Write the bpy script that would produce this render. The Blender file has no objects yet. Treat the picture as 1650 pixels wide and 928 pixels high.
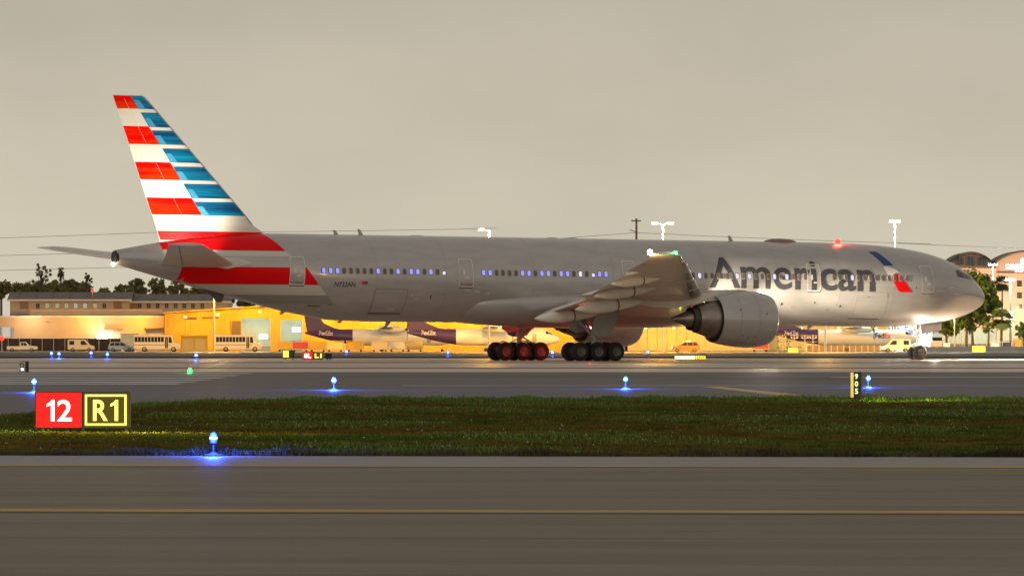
import bpy, bmesh, math, random
from mathutils import Vector, Matrix
import numpy as np
random.seed(7)
sc = bpy.context.scene
col = sc.collection
R = math.radians

# ------------------------------------------------------------------ camera
FPX = 11028.6            # focal length in pixels of a 1650 px wide picture
CAMZ = 1.857
HZ = 539.8               # picture row of the horizon
cd = bpy.data.cameras.new('camera')
cd.sensor_width = 36.0
cd.lens = FPX / 1650 * 36
cd.clip_start = 1.0
cd.clip_end = 20000
cam = bpy.data.objects.new('camera', cd)
cam.location = (0, 0, CAMZ)
cam.rotation_euler = (math.pi / 2 + math.atan((HZ - 464) / FPX), 0, 0)
col.objects.link(cam)
sc.camera = cam

# ------------------------------------------------------------------ sky: night overcast lit from below by the city
world = bpy.data.worlds.new('World')
sc.world = world
world.use_nodes = True
wn = world.node_tree.nodes
wl = world.node_tree.links
bg = wn['Background']
tc = wn.new('ShaderNodeTexCoord')
sep = wn.new('ShaderNodeSeparateXYZ')
wl.new(tc.outputs['Generated'], sep.inputs[0])
ramp = wn.new('ShaderNodeValToRGB')
cr = ramp.color_ramp
cr.elements[0].position = 0.0
cr.elements[0].color = (0.655, 0.600, 0.468, 1)
cr.elements[1].position = 1.0
cr.elements[1].color = (0.29, 0.265, 0.235, 1)
for p, c in ((0.022, (0.600, 0.548, 0.428, 1)), (0.05, (0.505, 0.455, 0.365, 1)), (0.15, (0.45, 0.405, 0.33, 1)), (0.5, (0.37, 0.335, 0.285, 1))):
    e = cr.elements.new(p)
    e.color = c
wl.new(sep.outputs['Z'], ramp.inputs['Fac'])
mp = wn.new('ShaderNodeMapping')
mp.inputs['Scale'].default_value = (14, 14, 34)
wl.new(tc.outputs['Generated'], mp.inputs['Vector'])
nz = wn.new('ShaderNodeTexNoise')
nz.inputs['Scale'].default_value = 1.6
nz.inputs['Detail'].default_value = 4
nz.inputs['Roughness'].default_value = 0.5
wl.new(mp.outputs[0], nz.inputs['Vector'])
mr = wn.new('ShaderNodeMapRange')
mr.inputs['From Min'].default_value = 0.3
mr.inputs['From Max'].default_value = 0.7
mr.inputs['To Min'].default_value = 0.95
mr.inputs['To Max'].default_value = 1.05
wl.new(nz.outputs['Fac'], mr.inputs['Value'])
mul = wn.new('ShaderNodeMix')
mul.data_type = 'RGBA'
mul.blend_type = 'MULTIPLY'
mul.inputs['Factor'].default_value = 1.0
wl.new(ramp.outputs['Color'], mul.inputs['A'])
wl.new(mr.outputs['Result'], mul.inputs['B'])
wl.new(mul.outputs['Result'], bg.inputs['Color'])
bg.inputs['Strength'].default_value = 1.0

# faint city glow from behind the camera, very soft
sd = bpy.data.lights.new('sun', 'SUN')
sd.energy = 0.45
sd.angle = R(100)
sd.color = (1.0, 0.95, 0.92)
sun = bpy.data.objects.new('sun', sd)
sun.rotation_euler = (R(72), 0, R(-12))
col.objects.link(sun)

vs = sc.view_settings
vs.view_transform = 'Standard'
vs.look = 'None'
vs.exposure = 0.0
vs.gamma = 1.0
vs.use_curve_mapping = False
sc.cycles.use_denoising = True
sc.cycles.max_bounces = 5
sc.cycles.sample_clamp_indirect = 4.0


# ------------------------------------------------------------------ helpers
def G(y):
    """height of the ground at distance y"""
    if y <= 560:
        return 0.0
    if y >= 1225:
        return -1.14
    return -1.14 * (y - 560) / 665.0


def XW(px, d):
    return (px - 825) / FPX * d


def ZW(py, d):
    return CAMZ - (py - HZ) * d / FPX


MATS = {}


def mat(name, color, rough=0.6, metal=0.0, emit=None, estr=1.0, coat=0.0, var=0.0, scale=3.0, stretch=(1, 1, 1), bump=0.0, bscale=20.0, color2=None, spec=0.5, contrast=(0.35, 0.65), rvar=0.0):
    if name in MATS:
        return MATS[name]
    m = bpy.data.materials.new(name)
    m.use_nodes = True
    n = m.node_tree.nodes
    l = m.node_tree.links
    b = n['Principled BSDF']
    b.inputs['Base Color'].default_value = (*color, 1)
    b.inputs['Roughness'].default_value = rough
    b.inputs['Metallic'].default_value = metal
    b.inputs['Specular IOR Level'].default_value = spec
    b.inputs['Coat Weight'].default_value = coat
    b.inputs['Coat Roughness'].default_value = 0.08
    if emit:
        b.inputs['Emission Color'].default_value = (*emit, 1)
        b.inputs['Emission Strength'].default_value = estr
    if var > 0 or color2 or bump > 0 or rvar > 0:
        t = n.new('ShaderNodeTexCoord')
        mpn = n.new('ShaderNodeMapping')
        mpn.inputs['Scale'].default_value = stretch
        l.new(t.outputs['Object'], mpn.inputs['Vector'])
    if var > 0 or color2:
        no = n.new('ShaderNodeTexNoise')
        no.inputs['Scale'].default_value = scale
        no.inputs['Detail'].default_value = 6
        no.inputs['Roughness'].default_value = 0.62
        l.new(mpn.outputs[0], no.inputs['Vector'])
        rp = n.new('ShaderNodeValToRGB')
        c2 = color2 if color2 else tuple(min(1, c * (1 + var)) for c in color)
        c1 = color if color2 else tuple(c * (1 - var) for c in color)
        rp.color_ramp.elements[0].position = contrast[0]
        rp.color_ramp.elements[1].position = contrast[1]
        rp.color_ramp.elements[0].color = (*c1, 1)
        rp.color_ramp.elements[1].color = (*c2, 1)
        l.new(no.outputs['Fac'], rp.inputs['Fac'])
        l.new(rp.outputs['Color'], b.inputs['Base Color'])
        if rvar > 0:
            rr = n.new('ShaderNodeMapRange')
            rr.inputs['To Min'].default_value = max(0.05, rough - rvar)
            rr.inputs['To Max'].default_value = min(1, rough + rvar)
            l.new(no.outputs['Fac'], rr.inputs['Value'])
            l.new(rr.outputs['Result'], b.inputs['Roughness'])
    if bump > 0:
        nb = n.new('ShaderNodeTexNoise')
        nb.inputs['Scale'].default_value = bscale
        nb.inputs['Detail'].default_value = 4
        l.new(mpn.outputs[0], nb.inputs['Vector'])
        bn = n.new('ShaderNodeBump')
        bn.inputs['Strength'].default_value = bump
        bn.inputs['Distance'].default_value = 0.05
        l.new(nb.outputs['Fac'], bn.inputs['Height'])
        l.new(bn.outputs['Normal'], b.inputs['Normal'])
    MATS[name] = m
    return m


def empty(name, loc=(0, 0, 0), rz=0.0, parent=None):
    o = bpy.data.objects.new(name, None)
    o.empty_display_size = 0.2
    col.objects.link(o)
    o.location = loc
    o.rotation_euler = (0, 0, rz)
    o.parent = parent
    return o


def tag(o, label=None, cat=None, group=None, kind=None):
    if label:
        o['label'] = label
    if cat:
        o['category'] = cat
    if group:
        o['group'] = group
    if kind:
        o['kind'] = kind
    return o


def link_mesh(name, me, parent=None, loc=(0, 0, 0), rz=0.0):
    o = bpy.data.objects.new(name, me)
    col.objects.link(o)
    o.parent = parent
    o.location = loc
    o.rotation_euler = (0, 0, rz)
    return o


def copy_tree(o, parent=None):
    c = o.copy()
    col.objects.link(c)
    c.parent = parent
    for ch in list(o.children):
        copy_tree(ch, c)
    return c


class MB:
    def __init__(self):
        self.v = []
        self.f = []
        self.mi = []

    def add(self, vs_, fs_, mi=0):
        k = len(self.v)
        self.v += [tuple(p) for p in vs_]
        self.f += [tuple(i + k for i in f) for f in fs_]
        self.mi += [mi] * len(fs_)
        return self

    def box(self, x0, x1, y0, y1, z0, z1, mi=0):
        v = [(x0, y0, z0), (x1, y0, z0), (x1, y1, z0), (x0, y1, z0), (x0, y0, z1), (x1, y0, z1), (x1, y1, z1), (x0, y1, z1)]
        f = [(3, 2, 1, 0), (4, 5, 6, 7), (0, 1, 5, 4), (1, 2, 6, 5), (2, 3, 7, 6), (3, 0, 4, 7)]
        return self.add(v, f, mi)

    def cyl(self, p0, p1, r0, r1=None, n=12, cap=True, mi=0):
        r1 = r0 if r1 is None else r1
        p0 = Vector(p0)
        p1 = Vector(p1)
        d = (p1 - p0).normalized()
        a = d.orthogonal().normalized()
        b = d.cross(a)
        v = []
        for p, r in ((p0, r0), (p1, r1)):
            for i in range(n):
                t = 2 * math.pi * i / n
                v.append(p + a * (r * math.cos(t)) + b * (r * math.sin(t)))
        f = [(i, (i + 1) % n, n + (i + 1) % n, n + i) for i in range(n)]
        if cap:
            f += [tuple(range(n - 1, -1, -1)), tuple(range(n, 2 * n))]
        return self.add(v, f, mi)

    def tube(self, pts, r, n=8, mi=0):
        for a, b in zip(pts[:-1], pts[1:]):
            self.cyl(a, b, r, r, n, True, mi)
        return self

    def lathe(self, prof, o, ax, n=32, mi=0):
        """prof: (distance along axis, radius)"""
        o = Vector(o)
        ax = Vector(ax).normalized()
        a = ax.orthogonal().normalized()
        b = ax.cross(a)
        v = []
        for t, r in prof:
            for i in range(n):
                q = 2 * math.pi * i / n
                v.append(o + ax * t + a * (r * math.cos(q)) + b * (r * math.sin(q)))
        f = []
        for j in range(len(prof) - 1):
            for i in range(n):
                k = (i + 1) % n
                f.append((j * n + i, j * n + k, (j + 1) * n + k, (j + 1) * n + i))
        return self.add(v, f, mi)

    def loft(self, secs, closed=True, cap=True, mi=0):
        n = len(secs[0])
        v = [p for s in secs for p in s]
        f = []
        for j in range(len(secs) - 1):
            for i in range(n if closed else n - 1):
                k = (i + 1) % n
                f.append((j * n + i, j * n + k, (j + 1) * n + k, (j + 1) * n + i))
        if cap:
            f += [tuple(range(n - 1, -1, -1)), tuple((len(secs) - 1) * n + i for i in range(n))]
        return self.add(v, f, mi)

    def prism(self, poly, fn, t, mi=0):
        """poly of 2-D points, fn(u, v, w) -> point, w in 0..t"""
        n = len(poly)
        v = [fn(p[0], p[1], 0) for p in poly] + [fn(p[0], p[1], t) for p in poly]
        f = [tuple(range(n - 1, -1, -1)), tuple(range(n, 2 * n))] + [(i, (i + 1) % n, n + (i + 1) % n, n + i) for i in range(n)]
        return self.add(v, f, mi)

    def build(self, name, mats, parent=None, smooth=None, loc=(0, 0, 0), rz=0.0, fix=True):
        me = bpy.data.meshes.new(name)
        me.from_pydata(self.v, [], self.f)
        if not isinstance(mats, (list, tuple)):
            mats = [mats]
        for m in mats:
            me.materials.append(m)
        if len(mats) > 1:
            me.polygons.foreach_set('material_index', self.mi)
        if fix:
            bm = bmesh.new()
            bm.from_mesh(me)
            bmesh.ops.recalc_face_normals(bm, faces=bm.faces)
            bm.to_mesh(me)
            bm.free()
        if smooth is not None:
            me.polygons.foreach_set('use_smooth', [True] * len(me.polygons))
            me.set_sharp_from_angle(angle=R(smooth))
        return link_mesh(name, me, parent, loc, rz)


def lamp(name, loc, color, power, radius=0.1, parent=None, spot=None, aim=None, blend=1.0):
    ld = bpy.data.lights.new(name, 'SPOT' if spot else 'POINT')
    ld.energy = power
    ld.color = color
    ld.shadow_soft_size = radius
    if spot:
        ld.spot_size = R(spot)
        ld.spot_blend = blend
    o = bpy.data.objects.new(name, ld)
    col.objects.link(o)
    o.location = loc
    o.parent = parent
    if aim is not None:
        o.rotation_euler = (Vector(aim) - Vector(loc)).to_track_quat('-Z', 'Y').to_euler()
    return o


def text_bm(body, align='LEFT', weight=0.0, spacing=1.0):
    """flat bmesh of lettering in x, y; capital height scaled to 1"""
    cu = bpy.data.curves.new('lettering', 'FONT')
    cu.body = body
    cu.size = 1.0
    cu.offset = weight
    cu.space_character = spacing
    cu.resolution_u = 4
    cu.fill_mode = 'FRONT'
    o = bpy.data.objects.new('lettering', cu)
    col.objects.link(o)
    dg = bpy.context.evaluated_depsgraph_get()
    me = bpy.data.meshes.new_from_object(o.evaluated_get(dg))
    bpy.data.objects.remove(o)
    bpy.data.curves.remove(cu)
    bm = bmesh.new()
    bm.from_mesh(me)
    bpy.data.meshes.remove(me)
    return bm


def fit_text(body, w, h, weight=0.0, spacing=1.0, cap=None):
    """lettering stretched into a w by h box with its lower left corner at the origin; cap: letters that give the height"""
    bm = text_bm(body, weight=weight, spacing=spacing)
    xs = [v.co.x for v in bm.verts]
    ys = [v.co.y for v in bm.verts]
    x0, x1, y0, y1 = min(xs), max(xs), min(ys), max(ys)
    for v in bm.verts:
        v.co.x = (v.co.x - x0) / (x1 - x0) * w
        v.co.y = (v.co.y - y0) / (y1 - y0) * h
        v.co.z = 0
    return bm


def bm_obj(name, bm, m, parent=None):
    me = bpy.data.meshes.new(name)
    bm.to_mesh(me)
    bm.free()
    me.materials.append(m)
    return link_mesh(name, me, parent)


def poly_bm(poly):
    bm = bmesh.new()
    f = bm.faces.new([bm.verts.new((p[0], p[1], 0)) for p in poly])
    bmesh.ops.triangulate(bm, faces=[f])
    return bm


def grid_cut(bm, du, dv):
    xs = [v.co.x for v in bm.verts]
    ys = [v.co.y for v in bm.verts]
    for ax, lo, hi, d in ((0, min(xs), max(xs), du), (1, min(ys), max(ys), dv)):
        if not d:
            continue
        k = math.floor(lo / d) + 1
        while k * d < hi:
            co = [0, 0, 0]
            no = [0, 0, 0]
            co[ax] = k * d
            no[ax] = 1
            bmesh.ops.bisect_plane(bm, geom=bm.verts[:] + bm.edges[:] + bm.faces[:], plane_co=co, plane_no=no)
            k += 1
    return bm


def wrap(name, bm, fn, m, parent, du=None, dv=None, smooth=True):
    """cut a flat bmesh into a grid and lay it on a surface, fn(u, v) -> point"""
    grid_cut(bm, du, dv)
    for v in bm.verts:
        v.co = Vector(fn(v.co.x, v.co.y))
    for f in bm.faces:
        f.smooth = smooth
    return bm_obj(name, bm, m, parent)

# ------------------------------------------------------------------ ground, pavements, markings
def sheet(name, poly, dz, m, ycuts=(560, 1225), label=None, parent=None):
    bm = poly_bm(poly)
    for yc in ycuts:
        bmesh.ops.bisect_plane(bm, geom=bm.verts[:] + bm.edges[:] + bm.faces[:], plane_co=(0, yc, 0), plane_no=(0, 1, 0))
    for v in bm.verts:
        v.co.z = G(v.co.y) + dz
    bmesh.ops.recalc_face_normals(bm, faces=bm.faces)
    if sum(f.normal.z for f in bm.faces) < 0:
        bmesh.ops.reverse_faces(bm, faces=bm.faces)
    o = bm_obj(name, bm, m, parent)
    if parent is None:
        o['kind'] = 'structure'
    if label:
        o['label'] = label
    return o


earth = mat('earth', (0.020, 0.024, 0.011), 0.95, color2=(0.040, 0.037, 0.017), scale=0.35, spec=0.1)
asph_near = mat('asphalt_near', (0.118, 0.097, 0.070), 0.66, color2=(0.205, 0.172, 0.133), scale=0.45, stretch=(0.2, 1, 1), bump=0.15, bscale=30, spec=0.22, rvar=0.12)
asph_shoulder = mat('asphalt_shoulder', (0.158, 0.143, 0.146), 0.5, color2=(0.215, 0.198, 0.202), scale=0.4, stretch=(0.3, 1, 1), bump=0.1, bscale=30, spec=0.3, rvar=0.12)
asph_mid = mat('asphalt_mid', (0.052, 0.046, 0.052), 0.55, color2=(0.095, 0.086, 0.092), scale=0.08, stretch=(0.3, 1, 1), bump=0.1, bscale=20, spec=0.25, rvar=0.15)
conc_run = mat('runway_concrete', (0.34, 0.265, 0.20), 0.45, color2=(0.60, 0.48, 0.37), scale=0.06, stretch=(0.25, 1, 1), spec=0.5, rvar=0.12)
asph_far = mat('asphalt_far', (0.050, 0.046, 0.048), 0.65, color2=(0.085, 0.078, 0.078), scale=0.03, stretch=(0.3, 1, 1), spec=0.25)
apron_m = mat('apron_concrete', (0.20, 0.185, 0.165), 0.6, color2=(0.28, 0.26, 0.235), scale=0.05, spec=0.3)
white_pt = mat('worn_white_paint', (0.50, 0.48, 0.50), 0.55, color2=(0.75, 0.73, 0.75), scale=0.25, spec=0.3)
yellow_pt = mat('worn_yellow_paint', (0.30, 0.19, 0.022), 0.6, color2=(0.46, 0.29, 0.04), scale=1.2, stretch=(0.4, 1, 1), spec=0.3)
dark_pt = mat('dark_tar', (0.028, 0.026, 0.026), 0.6, var=0.3, scale=0.5)

tag(sheet('ground', [(-6000, -300), (6000, -300), (6000, 9000), (-6000, 9000)], -0.03, earth, ycuts=(90, 120, 150, 180, 210, 560, 1225)), 'dark ground reaching from the taxiway to the horizon')

EDGE = [(-400, 66), (-30, 106), (-18, 107.2), (18, 103.2), (400, 66)]
near_e = lambda x: 105.2 - 0.10 * x if abs(x) < 60 else 105.2 - 0.10 * x
far_pts = [(-60, 104), (-30, 116), (-20, 128), (-15, 142), (-11.6, 155), (-10.9, 166), (-10.0, 176), (-8.4, 187), (-5.7, 193.6), (0, 195), (60, 195), (400, 195)]


def far_e(x):
    for (a, b), (c, d) in zip(far_pts[:-1], far_pts[1:]):
        if a <= x <= c:
            return b + (d - b) * (x - a) / (c - a)
    return far_pts[0][1] if x < far_pts[0][0] else far_pts[-1][1]


sh_e = lambda x: 97.3 - 0.09 * x
sheet('near_taxiway', [(-200, -150), (200, -150), (200, sh_e(200)), (-200, sh_e(-200))], 0.004, asph_near, label='brown grey taxiway asphalt across the foreground')
sheet('taxiway_shoulder', [(-200, sh_e(-200)), (200, sh_e(200)), (200, near_e(200)), (-200, near_e(-200))], 0.0, asph_shoulder, label='paler shoulder strip between foreground taxiway and grass')
for c, wd in ((72.0, 0.55),):
    o = sheet('taxiway_marking', [(-150, c - wd + 12), (150, c - wd - 12), (150, c + wd - 12), (-150, c + wd + 12)], 0.009, yellow_pt, label='yellow taxiway centre line painted across the foreground')
    o = sheet('taxiway_marking', [(-150, c - wd - 0.4 + 12), (150, c - wd - 0.4 - 12), (150, c - wd - 0.05 - 12), (-150, c - wd - 0.05 + 12)], 0.008, dark_pt, label='black border below the yellow taxiway centre line')
sheet('taxiway_marking', [(-150, 96.2 + 13.5), (150, 96.2 - 13.5), (150, 97.1 - 13.5), (-150, 97.1 + 13.5)], 0.009, yellow_pt, label='faint yellow edge line along the taxiway shoulder')
for i, c in enumerate((62.5,)):
    sheet('tar_seam', [(-150, c + 12), (150, c - 12), (150, c + 0.05 - 12), (-150, c + 0.05 + 12)], 0.0075, dark_pt, label='dark sealed joint running along the foreground taxiway')

mid = [p for p in far_pts] + [(400, 345), (-400, 345), (-400, 104)]
sheet('far_taxiway', mid, 0.0, asph_mid, label='dark asphalt taxiway beyond the grass strip')
sheet('runway', [(-900, 345), (900, 345), (900, 548), (-900, 548)], 0.0, conc_run, label='paler runway pavement under the airliner')
for i, c in enumerate((260.5, 271.5, 284, 297.5, 313.5, 330)):
    sheet('shoulder_stripe', [(-140, c - 2.0), (-12.7, c - 2.0), (-12.5, c + 2.4), (-140, c + 2.4)], 0.006, white_pt)
sheet('edge_line', [(-4, 250.5), (300, 250.5), (300, 251.8), (-4, 251.8)], 0.006, white_pt)
sheet('edge_line', [(-300, 505.2), (300, 505.2), (300, 506.4), (-300, 506.4)], 0.006, white_pt)
sheet('edge_line', [(14, 299.0), (300, 299.0), (300, 301.5), (14, 301.5)], 0.006, white_pt)
sheet('yellow_lead_line', [(6.8, 246.2), (7.5, 246.2), (9.05, 210.7), (8.2, 210.7)], 0.006, mat('fresh_yellow_paint', (0.50, 0.31, 0.03), 0.6, var=0.15, scale=0.6))
for a in ((5.5, 285, 30, 297), (15.5, 195.2, 60, 222), (-9, 300, 9, 320), (-30, 380, 40, 392), (-60, 455, 60, 468)):
    sheet('asphalt_patch', [(a[0], a[1]), (a[2], a[1]), (a[2] + 2, a[3]), (a[0] + 3, a[3])], 0.004, dark_pt if a[1] < 310 else asph_mid)
for c in (408, 430, 480, 520):
    sheet('tar_seam', [(-300, c), (300, c), (300, c + 0.9), (-300, c + 0.9)], 0.005, dark_pt)
sheet('crossing_taxiway', [(-900, 612), (900, 612), (900, 1130), (-900, 1130)], 0.01, asph_far, label='dark asphalt between the runway and the apron')
sheet('apron', [(-900, 1130), (900, 1130), (900, 1900), (-900, 1900)], 0.02, apron_m, label='concrete apron in front of the hangars')

# ------------------------------------------------------------------ the airliner
TH = 0.5098              # heading, turned away from the picture plane
PIT = 0.0076             # sits a little nose down
plane = empty('airliner', (3.1233, 497.558, 0))
plane.rotation_euler = (0, PIT, TH)
tag(plane, 'silver twin-engine airliner with red, white and blue striped tail, wheels on the runway', 'airliner')

silver = mat('silver_paint', (0.435, 0.418, 0.412), 0.30, 0.3, coat=0.45, var=0.07, scale=0.9, stretch=(0.5, 1, 2.2), rvar=0.07)
greyp = mat('grey_paint', (0.30, 0.28, 0.262), 0.42, 0.0, coat=0.2, var=0.06, scale=0.9)
wingp = mat('wing_grey_paint', (0.64, 0.59, 0.53), 0.4, 0.0, coat=0.15, var=0.08, scale=0.7)
fairp = mat('fairing_paint', (0.78, 0.72, 0.645), 0.4, 0.0, coat=0.15, var=0.07, scale=1.3)
whitep = mat('white_paint', (0.74, 0.71, 0.65), 0.4, coat=0.2, var=0.04, scale=1.0, stretch=(0.2, 1, 3))
lightgp = mat('light_band_paint', (0.58, 0.555, 0.51), 0.4, coat=0.2)
darkgp = mat('dark_band_paint', (0.29, 0.275, 0.265), 0.42, coat=0.2)
redp = mat('red_paint', (0.74, 0.003, 0.008), 0.38, coat=0.0, spec=0.12, color2=(0.82, 0.003, 0.004), scale=0.5, stretch=(0.05, 1, 3))
redfin = mat('red_fin_paint', (0.80, 0.003, 0.002), 0.6, coat=0.0, spec=0.02, color2=(0.84, 0.045, 0.002), scale=0.55, stretch=(0.06, 1, 2.2), contrast=(0.45, 0.62))
bluefin = mat('blue_fin_paint', (0.003, 0.050, 0.16), 0.36, coat=0.0, spec=0.15, color2=(0.004, 0.25, 0.46), scale=0.7, stretch=(0.09, 1, 3.4), contrast=(0.36, 0.66))
bluelt = mat('light_blue_fin_paint', (0.05, 0.33, 0.62), 0.36, coat=0.2)
navy = mat('navy_paint', (0.010, 0.045, 0.19), 0.4, coat=0.2)
titlep = mat('title_grey_paint', (0.050, 0.048, 0.054), 0.4, coat=0.2)
blackp = mat('black_paint', (0.012, 0.012, 0.013), 0.5)
steel = mat('hot_section_metal', (0.27, 0.225, 0.19), 0.33, 0.85, var=0.15, scale=1.6)
darkst = mat('dark_metal', (0.075, 0.062, 0.055), 0.4, 0.6, var=0.15, scale=2)
lipm = mat('polished_lip', (0.62, 0.60, 0.58), 0.22, 0.9)
gearm = mat('gear_grey_paint', (0.40, 0.39, 0.37), 0.45, 0.1, var=0.1, scale=4)
tyre_m = mat('tyre_rubber', (0.016, 0.015, 0.015), 0.75, var=0.25, scale=5)
rim_m = mat('wheel_rim', (0.13, 0.12, 0.115), 0.4, 0.5)
glass_d = mat('dark_glazing', (0.012, 0.012, 0.014), 0.12, coat=0.5)
win_lit = mat('lit_cabin_window', (0.05, 0.05, 0.08), 0.3, emit=(0.27, 0.30, 1.0), estr=1.15)
win_pale = mat('pale_lit_cabin_window', (0.05, 0.05, 0.08), 0.3, emit=(0.70, 0.66, 1.0), estr=1.1)
win_dark = mat('shaded_cabin_window', (0.115, 0.090, 0.072), 0.35, coat=0.4)
seam_m = mat('panel_seam', (0.31, 0.288, 0.27), 0.5)
line_m = mat('door_outline', (0.74, 0.70, 0.64), 0.4)
lampw = mat('white_lamp_lens', (0.8, 0.8, 0.8), 0.2, emit=(1.0, 0.82, 0.55), estr=30)
lampr = mat('red_lamp_lens', (0.8, 0.1, 0.05), 0.2, emit=(1.0, 0.012, 0.006), estr=8)
lampg = mat('green_lamp_lens', (0.1, 0.8, 0.3), 0.2, emit=(0.08, 1.0, 0.42), estr=7)


def pchip(xs, ys):
    xs = np.array(xs, float)
    ys = np.array(ys, float)
    h = np.diff(xs)
    d = np.diff(ys) / h
    m = np.zeros(len(xs))
    m[0], m[-1] = d[0], d[-1]
    for i in range(1, len(xs) - 1):
        if d[i - 1] * d[i] > 0:
            w1 = 2 * h[i] + h[i - 1]
            w2 = h[i] + 2 * h[i - 1]
            m[i] = (w1 + w2) / (w1 / d[i - 1] + w2 / d[i])

    def f(x):
        x = min(max(x, xs[0]), xs[-1])
        i = min(max(int(np.searchsorted(xs, x)) - 1, 0), len(xs) - 2)
        t = (x - xs[i]) / h[i]
        return float((1 + 2 * t) * (1 - t) ** 2 * ys[i] + t * (1 - t) ** 2 * h[i] * m[i] + t * t * (3 - 2 * t) * ys[i + 1] + t * t * (t - 1) * h[i] * m[i + 1])
    return f


Pt = lambda s, l, z: (37.1 - s, -l, z)
f_top = pchip([0.12, 0.20, 0.40, 0.95, 1.96, 3.63, 5.85, 8.05, 10.24, 13, 16, 60, 64, 69, 72.65], [4.87, 5.20, 5.55, 6.12, 6.92, 7.74, 8.32, 8.62, 8.78, 8.88, 8.9, 8.9, 8.76, 8.16, 7.55])
f_bot = pchip([0.12, 0.20, 0.45, 1.0, 1.75, 4.15, 7.45, 10, 52, 55.2, 58.2, 62.1, 67.5, 71, 72.65], [4.87, 4.56, 4.27, 3.95, 3.63, 3.06, 2.74, 2.7, 2.7, 2.76, 3.17, 3.97, 5.26, 6.14, 6.58])
f_hw = pchip([0.12, 0.20, 0.45, 1.0, 2, 3.5, 5, 7, 9.5, 12, 52, 56, 60, 64, 68, 71, 72.65], [0.01, 0.40, 0.80, 1.25, 1.80, 2.38, 2.72, 2.98, 3.08, 3.1, 3.1, 2.98, 2.62, 2.08, 1.38, 0.78, 0.42])


def fus(s, a, off=0.0):
    zt, zb, hw = f_top(s), f_bot(s), f_hw(s)
    return Pt(s, (hw + off) * math.cos(a), (zt + zb) / 2 + ((zt - zb) / 2 + off) * math.sin(a))


def fang(s, z):
    zt, zb = f_top(s), f_bot(s)
    return math.asin(max(-1, min(1, (z - (zt + zb) / 2) / ((zt - zb) / 2))))


def skin(off=0.012):
    return lambda s, z: fus(s, fang(s, z), off)


ss = [0.12, 0.15, 0.2, 0.28, 0.4, 0.55, 0.75, 1, 1.3, 1.65, 2.05, 2.5, 2.75, 3, 3.3, 3.6, 3.9, 4.2, 4.6, 5, 5.5, 6, 6.5, 7, 7.5, 8, 8.5, 9, 9.5, 10, 10.5, 11, 11.5, 12.2, 13, 14, 15, 16, 18, 22, 26, 30, 34, 38, 42, 46, 50, 52] + [52.6 + 0.4 * i for i in range(50)] + [72.65]
b = MB()
b.loft([[fus(s, 2 * math.pi * i / 96) for i in range(96)] for s in ss], cap=True)
fuselage = b.build('fuselage', silver, plane, smooth=35)

# blended belly fairing under the wing box
b = MB()
secs = []
for i in range(33):
    t = i / 32
    s = 24.0 + 21.6 * t
    e = max(0.0, math.sin(math.pi * min(1, max(0, t)))) ** 0.55
    zc, hw, bot = 4.15, 2.25 + 1.18 * e, 2.82 - 0.47 * e
    secs.append([Pt(s, hw * math.copysign(abs(math.cos(a)) ** 0.8, math.cos(a)), zc + (zc - bot if math.sin(a) < 0 else 1.0 * e + 0.1) * math.copysign(abs(math.sin(a)) ** 0.9, math.sin(a))) for a in [2 * math.pi * k / 48 for k in range(48)]])
b.loft(secs)
b.build('belly_fairing', silver, plane, smooth=40)

# tail stripes on the fuselage
sk = skin(0.012)
wrap('red_stripe', poly_bm([(60.33, 7.62), (69.4, 7.62), (69.4, 8.6), (69.0, 8.9), (61.45, 8.9)]), sk, redp, fuselage, 0.5, 0.06)
wrap('white_stripe', poly_bm([(59.92, 7.22), (69.4, 7.22), (69.4, 7.60), (60.31, 7.60)]), sk, lightgp, fuselage, 0.5, 0.15)
wrap('red_stripe', poly_bm([(57.93, 5.25), (68.15, 5.25), (68.05, 6.4), (66, 6.45), (58.92, 6.47)]), sk, redp, fuselage, 0.5, 0.15)
wrap('white_stripe', poly_bm([(57.2, 4.52), (64.2, 4.52), (67.0, 5.23), (57.91, 5.23)]), sk, lightgp, fuselage, 0.5, 0.12)
wrap('grey_stripe', poly_bm([(56.5, 3.9), (61.4, 3.9), (63.9, 4.5), (57.18, 4.5)]), sk, darkgp, fuselage, 0.5, 0.1)

# airline title, registration, emblem, small flag
def title(s, v):
    base = -0.134 - 0.045 * (25.91 - s) / 14.26
    return fus(s, base + v / 3.1, 0.020)


bm = fit_text('American', 14.26, 2.40, weight=0.018)
for v in bm.verts:
    v.co.x = 25.91 - v.co.x
wrap('title_lettering', bm, title, titlep, fuselage, None, 0.16)
bm = fit_text('N722AN', 1.62, 0.34, weight=0.012)
for v in bm.verts:
    v.co.x = 56.75 - v.co.x
    v.co.y += 5.13
wrap('registration_lettering', bm, sk, blackp, fuselage, None, 0.12)
wrap('small_flag', poly_bm([(54.62, 5.33), (54.30, 5.33), (54.30, 5.53), (54.62, 5.53)]), sk, redp, fuselage)
wrap('small_flag', poly_bm([(54.30, 5.33), (54.18, 5.33), (54.18, 5.53), (54.30, 5.53)]), sk, navy, fuselage)
wrap('emblem_blue_blade', poly_bm([(11.45, 8.23), (10.75, 8.25), (10.5, 8.06), (9.78, 7.22), (10.62, 7.22), (11.0, 7.72)]), sk, navy, fuselage, 0.2, 0.06)
wrap('emblem_white_head', poly_bm([(10.66, 7.12), (10.3, 7.14), (9.75, 6.98), (9.35, 6.72), (9.75, 6.66), (10.05, 6.44), (10.16, 6.15), (10.45, 6.6), (10.7, 6.95)]), sk, whitep, fuselage, 0.2, 0.1)
wrap('emblem_red_blade', poly_bm([(10.0, 6.55), (9.72, 6.62), (9.45, 6.52), (8.95, 6.0), (8.33, 5.25), (9.30, 5.24), (9.58, 5.36), (10.05, 6.1), (10.08, 6.35)]), sk, redp, fuselage, 0.2, 0.1)

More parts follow.
